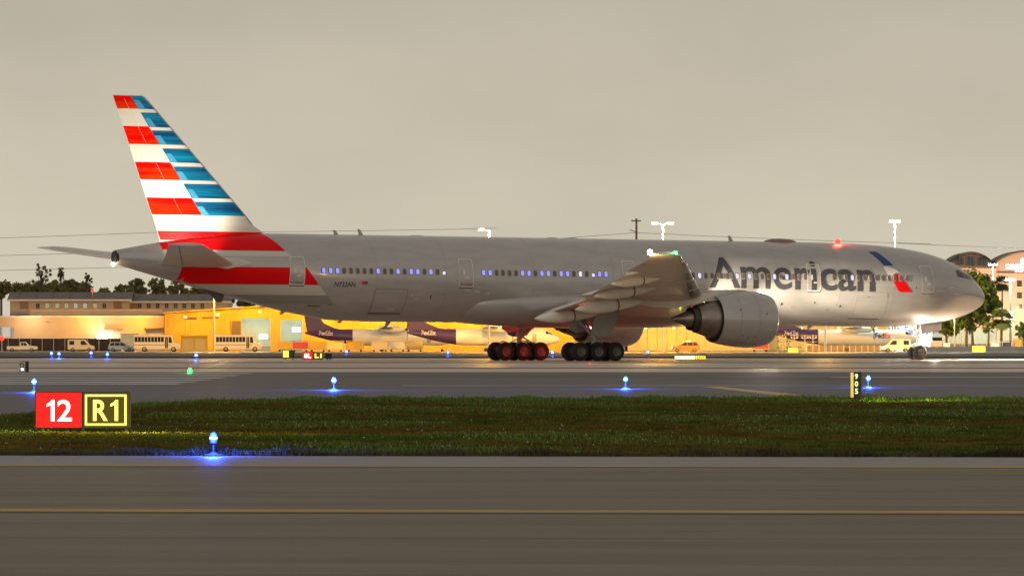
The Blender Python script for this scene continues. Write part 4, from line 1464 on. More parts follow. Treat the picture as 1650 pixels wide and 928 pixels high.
def tree(px, d, ptop, crown_px, pbase, n, leaf, lab, ls=0.45, seed=0, sparse=False, name='tree', trunks=1, grp=None):
    rnd = random.Random(seed)
    z = G(d) if d < 1300 else g0
    k = d / FPX
    h = ZW(ptop, d) - z
    hb = ZW(pbase, d) - z
    rx = crown_px * k
    e = empty(name, (XW(px, d), d, z))
    tag(e, lab, 'tree', grp)
    b = MB()
    clumps = []
    for t in range(trunks):
        off = (t - (trunks - 1) / 2) * rx * 0.22
        top = Vector((off * 0.6, 0, hb + (h - hb) * 0.45))
        b.cyl((off, 0, 0), (off * 0.8, 0, hb), 0.05 * h ** 0.5 + 0.1, 0.04 * h ** 0.5 + 0.08, 8)
        b.cyl((off * 0.8, 0, hb * 0.95), top, 0.04 * h ** 0.5 + 0.08, 0.09, 8)
    nc = (60 if n < 5000 else 110) if not sparse else 22
    for i in range(nc):
        while True:
            p = Vector((rnd.uniform(-1, 1), rnd.uniform(-1, 1), rnd.uniform(-1, 1)))
            if 0.25 < p.length < 1:
                break
        c = Vector((p.x * rx * 0.82, p.y * rx * 0.82, (h + hb) / 2 + p.z * (h - hb) / 2 * 0.86))
        rr = rnd.uniform(0.10, 0.30) * min(rx, (h - hb)) * (0.7 if sparse else 1)
        clumps.append((c, rr))
        if i % 2 == 0 or sparse:
            b.cyl((0, 0, hb + (h - hb) * rnd.uniform(0.0, 0.35)), c, 0.09, 0.03, 6)
    b.build('trunk', bark, e)
    verts, faces = [], []
    for i in range(n):
        c, rr = clumps[rnd.randrange(len(clumps))]
        dv = Vector((rnd.gauss(0, 1), rnd.gauss(0, 1), rnd.gauss(0, 0.75)))
        dv = dv.normalized() * rr * (rnd.random() ** 0.45)
        p = c + dv
        nrm = (dv.normalized() + Vector((rnd.uniform(-1, 1), rnd.uniform(-1, 1), rnd.uniform(-0.3, 1.2))) * 0.8).normalized()
        a = nrm.orthogonal().normalized()
        q = nrm.cross(a)
        an = rnd.uniform(0, 6.28)
        a, q = a * math.cos(an) + q * math.sin(an), q * math.cos(an) - a * math.sin(an)
        s1, s2 = ls * rnd.uniform(0.5, 1.1), ls * rnd.uniform(0.25, 0.6)
        k0 = len(verts)
        verts += [p - a * s1, p + q * s2, p + a * s1, p - q * s2]
        faces.append((k0, k0 + 1, k0 + 2, k0 + 3))
    me = bpy.data.meshes.new('crown')
    me.from_pydata([tuple(v) for v in verts], [], faces)
    me.materials.append(leaf)
    link_mesh('crown', me, e)
    return e


def palm(px, d, pc, rpx, lab, seed=0, nf=26):
    rnd = random.Random(seed)
    z = G(d) if d < 1300 else g0
    h = ZW(pc, d) - z
    r = rpx * d / FPX
    e = empty('palm_tree', (XW(px, d), d, z))
    tag(e, lab, 'palm')
    b = MB()
    b.cyl((0, 0, 0), (0.15, 0, h), 0.2, 0.15, 10)
    b.build('trunk', bark, e)
    verts, faces = [], []
    for i in range(nf):
        az = rnd.uniform(0, 6.28)
        el = rnd.uniform(-0.9, 1.3)
        dirv = Vector((math.cos(az) * math.cos(el), math.sin(az) * math.cos(el), math.sin(el)))
        side = dirv.cross(Vector((0, 0, 1)))
        side = side.normalized() if side.length > 0.1 else Vector((1, 0, 0))
        c = Vector((0.15, 0, h)) + dirv * r * 0.42
        for j in range(15):
            a = -1.5 + 3.0 * j / 14
            ld = (dirv * math.cos(a) + side * math.sin(a)).normalized()
            tip = c + ld * r * 0.62 * rnd.uniform(0.8, 1.1) + Vector((0, 0, -0.14 * r))
            wv = ld.cross(dirv.cross(side)).normalized() * 0.055 * r
            k0 = len(verts)
            m_ = c.lerp(tip, 0.5) + Vector((0, 0, 0.04 * r))
            verts += [c - wv * 0.3, c + wv * 0.3, m_ + wv, tip, m_ - wv]
            faces.append((k0, k0 + 1, k0 + 2, k0 + 3, k0 + 4))
    me = bpy.data.meshes.new('crown')
    me.from_pydata([tuple(v) for v in verts], [], faces)
    me.materials.append(leaf_p)
    link_mesh('crown', me, e)
    return e


TG = 'trees behind the office block'
for i, (px, pt, cp, pb, sp, lab) in enumerate((
        (2, 449, 20, 482, False, 'dark tree at the picture edge behind the office roof'),
        (30, 455, 22, 482, False, 'low round tree between the edge tree and the tall sparse one'),
        (66, 420, 20, 466, True, 'tallest sparse tree with thin top left of the tail'),
        (56, 452, 24, 482, False, 'bushy tree below the tall sparse tree'),
        (98, 428, 7, 455, True, 'thin twiggy sapling crown right of the tall sparse tree'),
        (88, 452, 22, 482, False, 'rounded dark tree right of the tall sparse tree'),
        (116, 447, 20, 482, False, 'broad tree left of the forked one'),
        (140, 436, 11, 468, True, 'forked tree with tufted top under the tail light'),
        (134, 454, 18, 482, False, 'dense tree under the forked tufted tree'),
        (168, 464, 18, 486, False, 'lowest tree in the gap below the tail light'),
        (200, 458, 20, 486, False, 'olive tree right of the gap below the tail light'),
        (222, 447, 17, 482, False, 'pale olive tree under the airliner tail cone'),
        (252, 446, 20, 486, False, 'tall olive tree under the tailplane'),
        (286, 452, 22, 488, False, 'olive tree behind the right end of the office roof'),
        (322, 458, 22, 490, False, 'olive tree beside the tail skid'),
        (360, 462, 22, 495, False, 'olive tree right of the tail skid'),
        (400, 470, 22, 500, False, 'olive tree hidden partly by the rear fuselage'))):
    tree(px, 1430 + (i * 37) % 60, pt, cp, pb, 520 if sp else 2100, leaf_a, lab, 0.34 if sp else 0.40, seed=i + 3, sparse=sp, grp=None)
tree(1562, 1165, 432, 52, 540, 15000, leaf_b, 'large dense green tree beyond the airliner nose', 0.42, seed=41, trunks=2, name='broad_tree')
tree(1525, 1180, 490, 32, 545, 3200, leaf_b, 'lower leafy tree just below the airliner chin', 0.40, seed=42, name='broad_tree')
tree(1650, 1210, 515, 16, 552, 1300, leaf_b, 'small yellow-lit tree at the far right edge', 0.36, seed=45, name='broad_tree')
palm(1612, 1140, 514, 23, 'fan palm with full crown in front of the hotel plinth', 5, 34)
palm(1592, 1150, 528, 13, 'short palm between the large tree and the fan palm', 6, 20)
palm(1614, 1500, 457, 17, 'distant tall palm against the hotel wall', 8, 26)
light_pole(1538, 480, 1118, wht_lens, (0.92, 1.0, 0.75), 22000, 'added slim white lamp post standing behind the airliner chin', 1, r=0.08, arm=0.2)  # added lamp brightening the trees, its head hidden by the nose

# ------------------------------------------------------------------ parked turboprop freighters
fr_white = mat('freighter_white', (0.70, 0.68, 0.64), 0.4, coat=0.2)
fr_purple = mat('freighter_purple', (0.050, 0.022, 0.115), 0.45, coat=0.1)
fr_grey = mat('freighter_grey', (0.32, 0.32, 0.33), 0.5)
prop_m = mat('propeller_blade', (0.05, 0.045, 0.045), 0.5)
fx_blue = mat('freighter_lettering_blue', (0.03, 0.02, 0.09), 0.5)
fx_org = mat('freighter_lettering_orange', (0.72, 0.05, 0.02), 0.5)


def turboprop(px_nose, d, lab, texts=True):
    """nose to the right; 27 m high-wing freighter; x forward from the nose tip at 0"""
    e = empty('turboprop_freighter', (XW(px_nose, d), d, G(d)))
    tag(e, lab, 'aircraft', 'parked turboprop freighters')
    zt = pchip([0, 0.4, 1.2, 2.2, 3.2, 19, 23, 26.8], [2.15, 2.65, 3.05, 3.75, 4.02, 4.02, 3.95, 3.55])
    zb = pchip([0, 0.4, 1.5, 3.0, 16.5, 21, 26.8], [2.05, 1.75, 1.35, 1.15, 1.15, 1.75, 3.25])
    hw = pchip([0, 0.4, 1.5, 3.2, 17, 22, 26.8], [0.05, 0.5, 1.05, 1.43, 1.43, 0.95, 0.12])
    fu = lambda s, a, off=0: (-s, -(hw(s) + off) * math.cos(a), (zt(s) + zb(s)) / 2 + ((zt(s) - zb(s)) / 2 + off) * math.sin(a))
    fa = lambda s, z: math.asin(max(-1, min(1, (z - (zt(s) + zb(s)) / 2) / ((zt(s) - zb(s)) / 2))))
    for nm, sl, m_ in (('fuselage', [0, 0.1, 0.25, 0.5, 0.9, 1.3, 1.8, 2.3, 2.8, 3.3, 5, 9, 13, 16, 18.2], fr_white), ('tail_section', [18.2, 19.5, 21, 22.5, 24, 25.5, 26.8], fr_purple)):
        b = MB()
        b.loft([[fu(s, 2 * math.pi * i / 36) for i in range(36)] for s in sl])
        o = b.build(nm, m_, e, smooth=40)
        if nm == 'fuselage':
            fo = o
    b = MB()
    b.prism([(19.6, 3.85), (21.5, 4.25), (23.4, 5.1), (25.0, 7.35), (27.1, 7.35), (26.4, 3.4)], lambda u, v, w: (-u, w - 0.13, v), 0.26)
    b.build('tail_fin', fr_purple, e)
    b = MB()
    b.prism([(25.1, -3.65), (26.6, -3.65), (27.0, 0), (26.6, 3.65), (25.1, 3.65), (24.6, 0)], lambda u, v, w: (-u, v, 7.3 + w), 0.16)
    b.build('tailplane', fr_purple, e)
    b = MB()
    b.prism([(10.9, -13.5), (12.4, -13.5), (13.6, -4.5), (13.6, 4.5), (12.4, 13.5), (10.9, 13.5), (10.9, 4.5), (10.9, -4.5)], lambda u, v, w: (-u, v, 4.05 + w + 0.03 * abs(v)), 0.36)
    b.build('wing', fr_white, e)
    for sg in (-1, 1):
        b = MB()
        b.lathe([(0, 0.12), (0.4, 0.42), (1.2, 0.52), (3.5, 0.55), (5.0, 0.15)], (-8.6, sg * 4.1, 3.95), (-1, 0, 0), 20)
        b.build('engine_nacelle', fr_white, e, smooth=40)
        b = MB()
        b.lathe([(0, 0.01), (0.35, 0.22), (0.55, 0.26)], (-8.1, sg * 4.1, 3.95), (-1, 0, 0), 14)
        pr = b.build('propeller', prop_m, e)
        for k in range(6):
            a = k * math.pi / 3 + 0.35 + sg * 0.2
            ca, sa = math.cos(a), math.sin(a)
            b = MB()
            q = lambda r, w: (-8.35, sg * 4.1 + r * ca - w * sa, 3.95 + r * sa + w * ca)
            q2 = lambda r, w: (-8.45, sg * 4.1 + r * ca - w * sa, 3.95 + r * sa + w * ca)
            pts = [(0.2, -0.07), (0.9, -0.14), (1.7, -0.17), (1.95, -0.1), (1.97, 0.1), (1.6, 0.16), (0.8, 0.1), (0.2, 0.07)]
            n = len(pts)
            b.add([q(*p) for p in pts] + [q2(*p) for p in pts], [tuple(range(n)), tuple(range(2 * n - 1, n - 1, -1))] + [(i, (i + 1) % n, n + (i + 1) % n, n + i) for i in range(n)])
            b.build('blade', prop_m, pr)
        b = MB()
        b.lathe([(0, 0.0011), (0, 0.28), (0.12, 0.35), (0.3, 0.35), (0.42, 0.28), (0.42, 0.001)], (-13.0, sg * 1.9 - 0.2, 0.37), (0, 1, 0), 18)
        b.build('wheel', tyre_m, e)
        MB().cyl((-13.0, sg * 1.9, 0.4), (-13.0, sg * 1.4, 1.5), 0.09, 0.09, 8).build('strut', fr_grey, e)
    b = MB()
    b.lathe([(0, 0.001), (0, 0.2), (0.08, 0.25), (0.22, 0.25), (0.3, 0.2), (0.3, 0.001)], (-2.2, -0.15, 0.27), (0, 1, 0), 16)
    b.build('wheel', tyre_m, e)
    MB().cyl((-2.2, 0, 0.3), (-2.3, 0, 1.5), 0.07, 0.07, 8).build('strut', fr_grey, e)
    for pts in ([(2.55, 3.15), (1.95, 3.1), (2.15, 3.5), (2.6, 3.6)], [(1.88, 3.08), (1.35, 2.98), (1.55, 3.22), (2.05, 3.48)]):
        wrap('flight_deck_window', poly_bm(pts), lambda s, z: fu(s, fa(s, z), 0.015), glass_d, e, 0.2, 0.1)
    for s_ in (4.2,):
        wrap('door', poly_bm([(s_, 1.6), (s_ + 0.7, 1.6), (s_ + 0.7, 3.1), (s_, 3.1)]), lambda s, z: fu(s, fa(s, z), 0.012), fr_grey, e, None, 0.2) if not texts else None
    if texts:
        for body, s0, w, m_ in (('Fed', 8.05, 1.55, fx_blue), ('Ex', 6.42, 1.2, fx_org)):
            bm = fit_text(body, w, 0.95, weight=0.03)
            for v in bm.verts:
                v.co.x = s0 - v.co.x
                v.co.y += 2.42
            wrap('lettering', bm, lambda s, z: fu(s, fa(s, z), 0.016), m_, fo, None, 0.15)
    bm = fit_text('FedEx', 2.6, 0.8, weight=0.03)
    for v in bm.verts:
        v.co = Vector((-24.3 + v.co.x, 0, 2.95 + v.co.y))
        v.co.y = -hw(-v.co.x) * math.cos(fa(-v.co.x, v.co.z)) - 0.03
    bm_obj('lettering', bm, mat('pale_tail_lettering', (0.55, 0.5, 0.55), 0.5), e)
    return e


turboprop(1482, 1225, 'white turboprop freighter lettered in blue and red, nose behind the nose wheel')
turboprop(903, 1195, 'purple-tailed turboprop freighter parked beyond the main wheels', False)
turboprop(732, 1228, 'purple-tailed turboprop freighter under the rear fuselage', False)

# ------------------------------------------------------------------ vehicles on the apron
car_white = mat('vehicle_white', (0.62, 0.60, 0.56), 0.35, coat=0.4)
car_silver = mat('vehicle_silver', (0.42, 0.45, 0.46), 0.3, 0.4, coat=0.4)
car_cream = mat('bus_cream', (0.62, 0.55, 0.42), 0.4, coat=0.3)
car_red = mat('vehicle_red', (0.42, 0.03, 0.02), 0.4, coat=0.3)
car_glass = mat('vehicle_glass', (0.02, 0.02, 0.022), 0.12)
car_dark = mat('vehicle_dark', (0.03, 0.03, 0.03), 0.6)
amber_l = mat('amber_lamp_lens', (0.8, 0.4, 0.05), 0.3, emit=(1.0, 0.55, 0.05), estr=9)
head_l = mat('head_lamp_lens', (0.8, 0.8, 0.8), 0.3, emit=(1.0, 0.95, 0.85), estr=10)
mirror_w = 0


def vehicle(name, px, d, prof, glass, wheels, wid, m, lab, cat, flip=False, wr=0.36, extra=None):
    """prof: side outline (x, z) from the rear at 0, glass: list of side panes; x grows toward the front"""
    sx = -1 if flip else 1
    L = max(p[0] for p in prof)
    e = empty(name, (XW(px, d), d, G(d)))
    tag(e, lab, cat)
    tx = lambda x: sx * (x - L / 2)
    b = MB()
    n = len(prof)
    cxz = (L / 2, sum(p[1] for p in prof) / n)
    ins = [(cxz[0] + (p[0] - cxz[0]) * 0.985, cxz[1] + (p[1] - cxz[1]) * 0.95) for p in prof]
    rings = [[(tx(p[0]), -wid / 2, p[1]) for p in ins], [(tx(p[0]), -wid / 2 + 0.08, p[1]) for p in prof], [(tx(p[0]), wid / 2 - 0.08, p[1]) for p in prof], [(tx(p[0]), wid / 2, p[1]) for p in ins]]
    b.loft(rings)
    b.build('body', m, e)
    for q in glass:
        for side in (-1, 1):
            b = MB()
            b.prism([(tx(p[0]), p[1]) for p in q], lambda u, v, w: (u, side * (wid / 2 + 0.004 + w), v), 0.012)
            b.build('window', car_glass, e)
    for wx in wheels:
        for side in (-1, 1):
            b = MB()
            b.lathe([(0, wr * 0.6), (0, wr * 0.9), (0.05, wr), (0.2, wr), (0.25, wr * 0.9), (0.25, wr * 0.6)], (tx(wx), side * (wid / 2 - 0.10) - 0.125, wr), (0, 1, 0), 20, 0)
            b.lathe([(0.01, wr * 0.6), (0.04, wr * 0.3), (0.01, 0.001)], (tx(wx), side * (wid / 2 - 0.10) - 0.125, wr), (0, 1, 0), 16, 1)
            b.lathe([(0.24, wr * 0.6), (0.21, wr * 0.3), (0.24, 0.001)], (tx(wx), side * (wid / 2 - 0.10) - 0.125, wr), (0, 1, 0), 16, 1)
            b.build('wheel', [tyre_m, rim_m], e, smooth=40)
    for side in (-1, 1):
        MB().box(min(tx(L - 0.12), tx(L + 0.02)), max(tx(L - 0.12), tx(L + 0.02)), side * wid * 0.36 - 0.15, side * wid * 0.36 + 0.15, 0.62, 0.80).build('head_lamp', rim_m, e)
    return e, tx


PICK = [(0, 0.45), (0, 1.0), (2.35, 1.02), (2.42, 1.75), (3.35, 1.78), (3.95, 1.12), (5.3, 0.98), (5.45, 0.8), (5.45, 0.45), (4.95, 0.38), (0.5, 0.38)]
PG = [[(2.55, 1.12), (2.6, 1.65), (3.0, 1.67), (3.0, 1.12)], [(3.06, 1.12), (3.06, 1.67), (3.3, 1.68), (3.75, 1.12)]]
SUV = [(0, 0.5), (0.02, 1.05), (0.45, 1.66), (0.8, 1.75), (2.7, 1.75), (3.55, 1.12), (4.55, 0.96), (4.75, 0.75), (4.75, 0.42), (4.2, 0.32), (0.4, 0.35)]
SG = [[(0.3, 1.12), (0.6, 1.6), (1.15, 1.64), (1.15, 1.12)], [(1.22, 1.12), (1.22, 1.64), (2.1, 1.64), (2.1, 1.12)], [(2.17, 1.12), (2.17, 1.64), (2.62, 1.64), (3.25, 1.12)]]
VAN = [(0, 0.4), (0, 2.1), (0.15, 2.2), (3.1, 2.2), (3.9, 1.25), (4.7, 1.05), (4.8, 0.7), (4.8, 0.4), (0.4, 0.35)]
VG = [[(2.35, 1.25), (2.35, 1.95), (3.0, 1.98), (3.6, 1.25)], [(0.3, 1.25), (0.3, 1.95), (1.2, 1.95), (1.2, 1.25)]]
vehicle('pickup_truck', 36, 1225, PICK, PG, (0.95, 4.45), 1.95, car_white, 'white pickup truck parked before the dark screened fence', 'pickup')
vehicle('delivery_van', 131, 1232, VAN, VG, (0.9, 3.85), 2.0, car_cream, 'cream van with dark cab side between pickup and silver car', 'van')
vehicle('station_car', 196, 1218, SUV, SG, (0.9, 3.8), 1.9, car_silver, 'silver estate car parked behind the cream bus', 'car')


def bus(px, d, lab, rear_dark=True):
    prof = [(0, 0.55), (0, 2.85), (0.12, 3.0), (6.55, 3.0), (6.75, 2.8), (6.95, 1.75), (7.95, 1.5), (8.15, 1.25), (8.15, 0.5), (7.6, 0.4), (0.4, 0.45)]
    gl = [[(0.2 + 0.58 * k, 1.75), (0.2 + 0.58 * k, 2.65), (0.7 + 0.58 * k, 2.65), (0.7 + 0.58 * k, 1.75)] for k in range(9)]
    gl += [[(6.2, 1.6), (6.2, 2.65), (6.62, 2.65), (6.8, 1.75), (6.8, 1.6)], [(5.55, 0.65), (5.55, 2.65), (5.78, 2.65), (5.78, 0.65)], [(5.84, 0.65), (5.84, 2.65), (6.06, 2.65), (6.06, 0.65)]]
    e, tx = vehicle('shuttle_bus', px, d, prof, gl, (1.9, 7.05), 2.4, car_cream, lab, 'bus', wr=0.46)
    MB().box(tx(0.0), tx(6.5), -1.215, -1.203, 1.2, 1.28).build('side_stripe', car_dark, e)
    return e


bus(253, 1210, 'cream shuttle bus with dark side windows right of the silver car', True)
bus(384, 1212, 'cream shuttle bus parked before the first open hangar bay', False)
# box trailer behind the first bus, timber hut between the buses
e = empty('box_trailer', (XW(209, 1240), 1240, g0))
tag(e, 'pale grey box trailer behind the silver car roof', 'trailer')
MB().box(-1.6, 1.6, -1.2, 1.2, 0.7, 3.3).build('box_body', mat('trailer_grey', (0.42, 0.44, 0.42), 0.6, var=0.1, scale=1), e)
MB().box(-1.7, 1.7, -1.1, 1.1, 0.5, 0.69).build('chassis', car_dark, e)
for s_ in (-0.6, 0.6):
    b = MB()
    b.lathe([(0, 0.001), (0, 0.3), (0.05, 0.36), (0.2, 0.36), (0.25, 0.3), (0.25, 0.001)], (s_, -1.15, 0.36), (0, 1, 0), 16)
    b.build('wheel', tyre_m, e)
e = empty('storage_hut', (XW(313, 1252), 1252, g0))
tag(e, 'square yellow storage hut standing between the two buses', 'hut')
MB().box(-2.4, 2.4, -1.5, 1.5, 0, 2.7).build('wall', yellow_w, e)
MB().box(-2.6, 2.6, -1.7, 1.7, 2.7, 2.9).build('roof', yellow_w, e)
for s_ in (-1.15, 1.15):
    MB().box(s_ - 1.0, s_ + 1.0, -1.56, -1.503, 0.1, 2.3).build('door', cream_w, e)
# safety car with amber roof bar
e, tx = vehicle('safety_car', 1105, 1150, SUV, SG, (0.9, 3.8), 1.9, mat('vehicle_orange', (0.38, 0.11, 0.02), 0.4, coat=0.3), 'orange safety car with lit amber roof bar below the near engine', 'car', flip=True)
MB().box(tx(2.3), tx(1.6), -0.6, 0.6, 1.76, 1.9).build('roof_bar', amber_l, e)
MB().box(tx(4.80), tx(4.70), -0.9, -0.5, 0.65, 0.9).build('lit_head_lamp', head_l, e)
lamp('amber_light', (XW(1105, 1150), 1149, G(1150) + 2.3), (1, 0.5, 0.04), 350, 0.1)
e, tx = vehicle('airfield_truck', 1444, 1160, VAN, VG, (0.9, 3.85), 2.0, car_white, 'small white truck beside the lettered freighter nose', 'truck', flip=True)
MB().box(tx(4.85), tx(4.75), -0.9, -0.4, 0.55, 0.85).build('lit_head_lamp', head_l, e)


# baggage carts and dollies scattered before the hangar
def cart(px, d, m, lab, load=1.6, w=3.0):
    e = empty('baggage_cart', (XW(px, d), d, G(d)))
    tag(e, lab, 'cart')
    MB().box(-w / 2, w / 2, -0.75, 0.75, 0.42, 0.55).build('deck', frame_m, e)
    for sx in (-1, 1):
        for sy in (-1, 1):
            MB().box(sx * w / 2 - 0.05, sx * w / 2 + 0.05, sy * 0.7 - 0.04, sy * 0.7 + 0.04, 0.551, load + 0.3).build('post', metal_p, e)
            b = MB()
            b.lathe([(0, 0.001), (0, 0.18), (0.15, 0.18), (0.15, 0.001)], (sx * (w / 2 - 0.45), sy * 0.65 - 0.07, 0.2), (0, 1, 0), 14)
            b.build('wheel', tyre_m, e)
    MB().box(-w / 2 - 0.1, w / 2 + 0.1, -0.8, 0.8, load + 0.301, load + 0.38).build('canopy', m, e)
    MB().box(-w / 2 + 0.15, w / 2 - 0.15, -0.6, 0.6, 0.551, 0.55 + (load - 0.4)).build('load', m, e)
    return e


for px, d_, m_, lab in ((460, 1215, yellow_w, 'yellow baggage cart before the second hangar bay'), (484, 1205, car_red, 'red baggage cart above the red runway sign'), (512, 1212, yellow_w, 'yellow baggage cart right of the red cart'), (540, 1200, cream_w, 'cream baggage cart two along from the red cart'), (572, 1208, yellow_w, 'baggage cart under the rear fuselage antenna'), (612, 1200, frame_m, 'brown baggage cart below the aft cargo door'), (640, 1214, car_white, 'white baggage cart near the purple tail'), (668, 1206, cream_w, 'cream baggage cart right of the white cart'), (1225, 1180, car_red, 'low red cart behind the near engine inlet')):
    cart(px, d_, m_, lab)
# tall equipment stands with cross arms
for i, px in enumerate((1261, 1280, 1297, 1310)):
    d_ = 1165
    e = empty('equipment_stand', (XW(px, d_), d_, G(d_)))
    tag(e, ('first', 'second', 'third', 'fourth')[i] + ' equipment stand with cross arms, counted from the near engine', 'stand', 'equipment stands by the fence')
    MB().cyl((0, 0, 0), (0, 0, 2.9), 0.09, 0.07, 8).build('post', metal_p, e)
    for k, z in enumerate((0.6, 1.1, 1.7, 2.3, 2.75)):
        wv = 0.75 if k % 2 == 0 else 0.5
        MB().box(-wv, wv, -0.05, 0.05, z, z + 0.09).build('cross_arm', metal_p, e)
        for s_ in (-1, 1):
            MB().box(s_ * wv - 0.12, s_ * wv + 0.12, -0.12, 0.12, z + 0.091, z + 0.26).build('fitting', car_white if k % 2 else car_dark, e)
    MB().box(-0.6, 0.6, -0.5, 0.5, 0, 0.12).build('base', car_dark, e)
# mesh fence in front of the lettered freighter
d_ = 1160
x0, x1 = XW(1300, d_), XW(1438, d_)
fe = empty('mesh_fence', ((x0 + x1) / 2, d_, G(d_)))
tag(fe, 'low brown mesh fence before the lettered freighter', 'fence')
n = 14
brown_mesh = mat('fence_mesh', (0.15, 0.085, 0.055), 0.8)
for i in range(n + 1):
    x = x0 + (x1 - x0) * i / n - (x0 + x1) / 2
    MB().box(x - 0.05, x + 0.05, -0.06, 0.06, 0, 1.25).build('post', trim_w, fe)
    if i < n:
        b = MB()
        xb = x + (x1 - x0) / n
        for k in range(8):
            b.box(x + 0.06, xb - 0.06, -0.015, 0.015, 0.1 + k * 0.14, 0.19 + k * 0.14)
        b.build('panel', brown_mesh, fe)

# right-hand yard: barrier, screens, carts
d_ = 1110
x0, x1 = XW(1488, d_), XW(1720, d_)
bw = empty('concrete_barrier', ((x0 + x1) / 2, d_, G(d_)))
tag(bw, 'low pale concrete barrier under the trees beyond the nose', 'barrier')
n = 12
barr_m = mat('barrier_concrete', (0.45, 0.44, 0.39), 0.8, var=0.08, scale=0.5)
for i in range(n):
    xa = x0 + (x1 - x0) * i / n - (x0 + x1) / 2
    xb = xa + (x1 - x0) / n - 0.04
    b = MB()
    b.prism([(-0.3, 0), (0.3, 0), (0.12, 0.3), (0.09, 0.93), (-0.09, 0.93), (-0.12, 0.3)], lambda u, v, w: (xa + w, u, v), xb - xa)
    b.build('segment', barr_m, bw)


def added_yard_lamp(px, d, z, color, power, lab):  # added posts that give the yard fill light a fixture
    e = empty('added_yard_lamp_post', (XW(px, d), d, G(d)))
    tag(e, lab, 'lamp post')
    h = z - G(d)
    MB().cyl((0, 0, 0), (0, 0, h + 0.3), 0.07, 0.05, 8).build('pole', metal_p, e)
    hd = MB().box(-0.3, 0.3, -0.35, 0.05, h + 0.3, h + 0.42).build('lamp_head', metal_p, e)
    MB().box(-0.25, 0.25, -0.3, 0.0, h + 0.24, h + 0.298).build('lens', wht_lens, hd)
    lamp('yard_fill_light', (XW(px, d), d - 0.5, z), color, power, 0.2)


d_ = 1205
sc1 = empty('yard_screen', (XW(1562, d_), d_, g0))
tag(sc1, 'pale panelled screen wall behind the trunks of the large tree', 'screen')
scr = mat('pale_screen', (0.34, 0.40, 0.40), 0.6, var=0.08, scale=0.4)
for i in range(12):
    xa = XW(1518 + i * 7.2, d_) - XW(1562, d_)
    MB().box(xa, xa + 0.72, 0, 0.08, 1.5, 4.0).build('panel', scr, sc1)
    MB().box(xa + 0.72, xa + 0.79, -0.05, 0.1, 0, 4.1).build('post', metal_p, sc1)
    MB().box(xa, xa + 0.72, 0, 0.08, 0.1, 1.45).build('lower_panel', brown_mesh, sc1)
added_yard_lamp(1550, d_ - 8, 6.5, (0.85, 1.0, 0.95), 2500, 'added slim yard lamp post before the pale screen wall')
added_yard_lamp(1630, d_ - 10, 5.5, (1.0, 0.95, 0.55), 6000, 'added slim yard lamp post between the fan palm and the small tree')
for px, m_, lab, ld in ((1604, car_white, 'white service cart under the fan palm', 1.4), (1622, car_dark, 'dark service cart right of the fan palm', 1.5), (1640, mat('orange_crate', (0.60, 0.28, 0.03), 0.6), 'orange loaded cart at the far right edge', 2.0)):
    cart(px, 1135, m_, lab, ld, 1.5)
e = empty('ground_power_unit', (XW(1515, 1140), 1140, G(1140)))
tag(e, 'pink and white ground unit just right of the nose wheel', 'ground unit')
MB().box(-1.9, 1.9, -0.8, 0.8, 0.5, 0.75).build('chassis', car_white, e)
MB().box(-1.6, 0.2, -0.7, 0.7, 0.751, 1.9).build('housing', mat('pink_paint', (0.55, 0.22, 0.18), 0.5), e)
MB().box(0.4, 1.6, -0.7, 0.7, 0.751, 1.5).build('cab', car_white, e)
for s_ in (-1.2, 1.2):
    b = MB()
    b.lathe([(0, 0.001), (0, 0.24), (0.05, 0.3), (0.2, 0.3), (0.25, 0.24), (0.25, 0.001)], (s_, -0.85, 0.3), (0, 1, 0), 16)
    b.build('wheel', tyre_m, e)

# ------------------------------------------------------------------ obstruction lamps
for px, py, d_, r_, lab in ((149, 471, 1300, 0.3, 'red obstruction lamp on the office roof ridge'), (3, 549, 1210, 0.45, 'red lamp at the left picture edge by the pickup')):
    e = empty('obstruction_lamp', (XW(px, d_), d_, ZW(py, d_) if py < 500 else G(d_)))
    tag(e, lab, 'lamp')
    h = 0 if py < 500 else ZW(py, d_) - G(d_)
    MB().cyl((0, 0, -0.9 if py < 500 else 0), (0, 0, h), 0.07, 0.07, 8).build('stem', metal_p, e)
    b = MB()
    b.lathe([(-r_, 0.01), (-r_ * 0.6, r_ * 0.8), (0, r_), (r_ * 0.6, r_ * 0.8), (r_, 0.01)], (0, 0, h + r_), (0, 0, 1), 14)
    b.build('lens', mat('red_obstruction_lens', (0.7, 0.05, 0.03), 0.3, emit=(1.0, 0.03, 0.015), estr=3), e, smooth=60)

# ------------------------------------------------------------------ airfield signs
sign_red = mat('lit_red_face', (0.5, 0.01, 0.01), 0.4, emit=(1.0, 0.012, 0.008), estr=0.95)
sign_olive = mat('lit_black_face', (0.06, 0.05, 0.01), 0.4, emit=(0.20, 0.15, 0.008), estr=0.32)
sign_white = mat('lit_white_legend', (0.8, 0.8, 0.8), 0.4, emit=(1.0, 0.97, 0.90), estr=1.9)
sign_yel = mat('lit_yellow_legend', (0.8, 0.7, 0.1), 0.4, emit=(1.0, 0.82, 0.16), estr=1.6)
sign_yelf = mat('lit_yellow_face', (0.8, 0.7, 0.1), 0.4, emit=(1.0, 0.80, 0.06), estr=1.5)
sign_case = mat('sign_case', (0.10, 0.085, 0.07), 0.5)
sign_dark = mat('sign_back', (0.02, 0.02, 0.03), 0.5)


def plate(name, x0, x1, z0, z1, y, m, parent, t=0.012):
    return MB().box(x0, x1, y - t, y, z0, z1).build(name, m, parent)


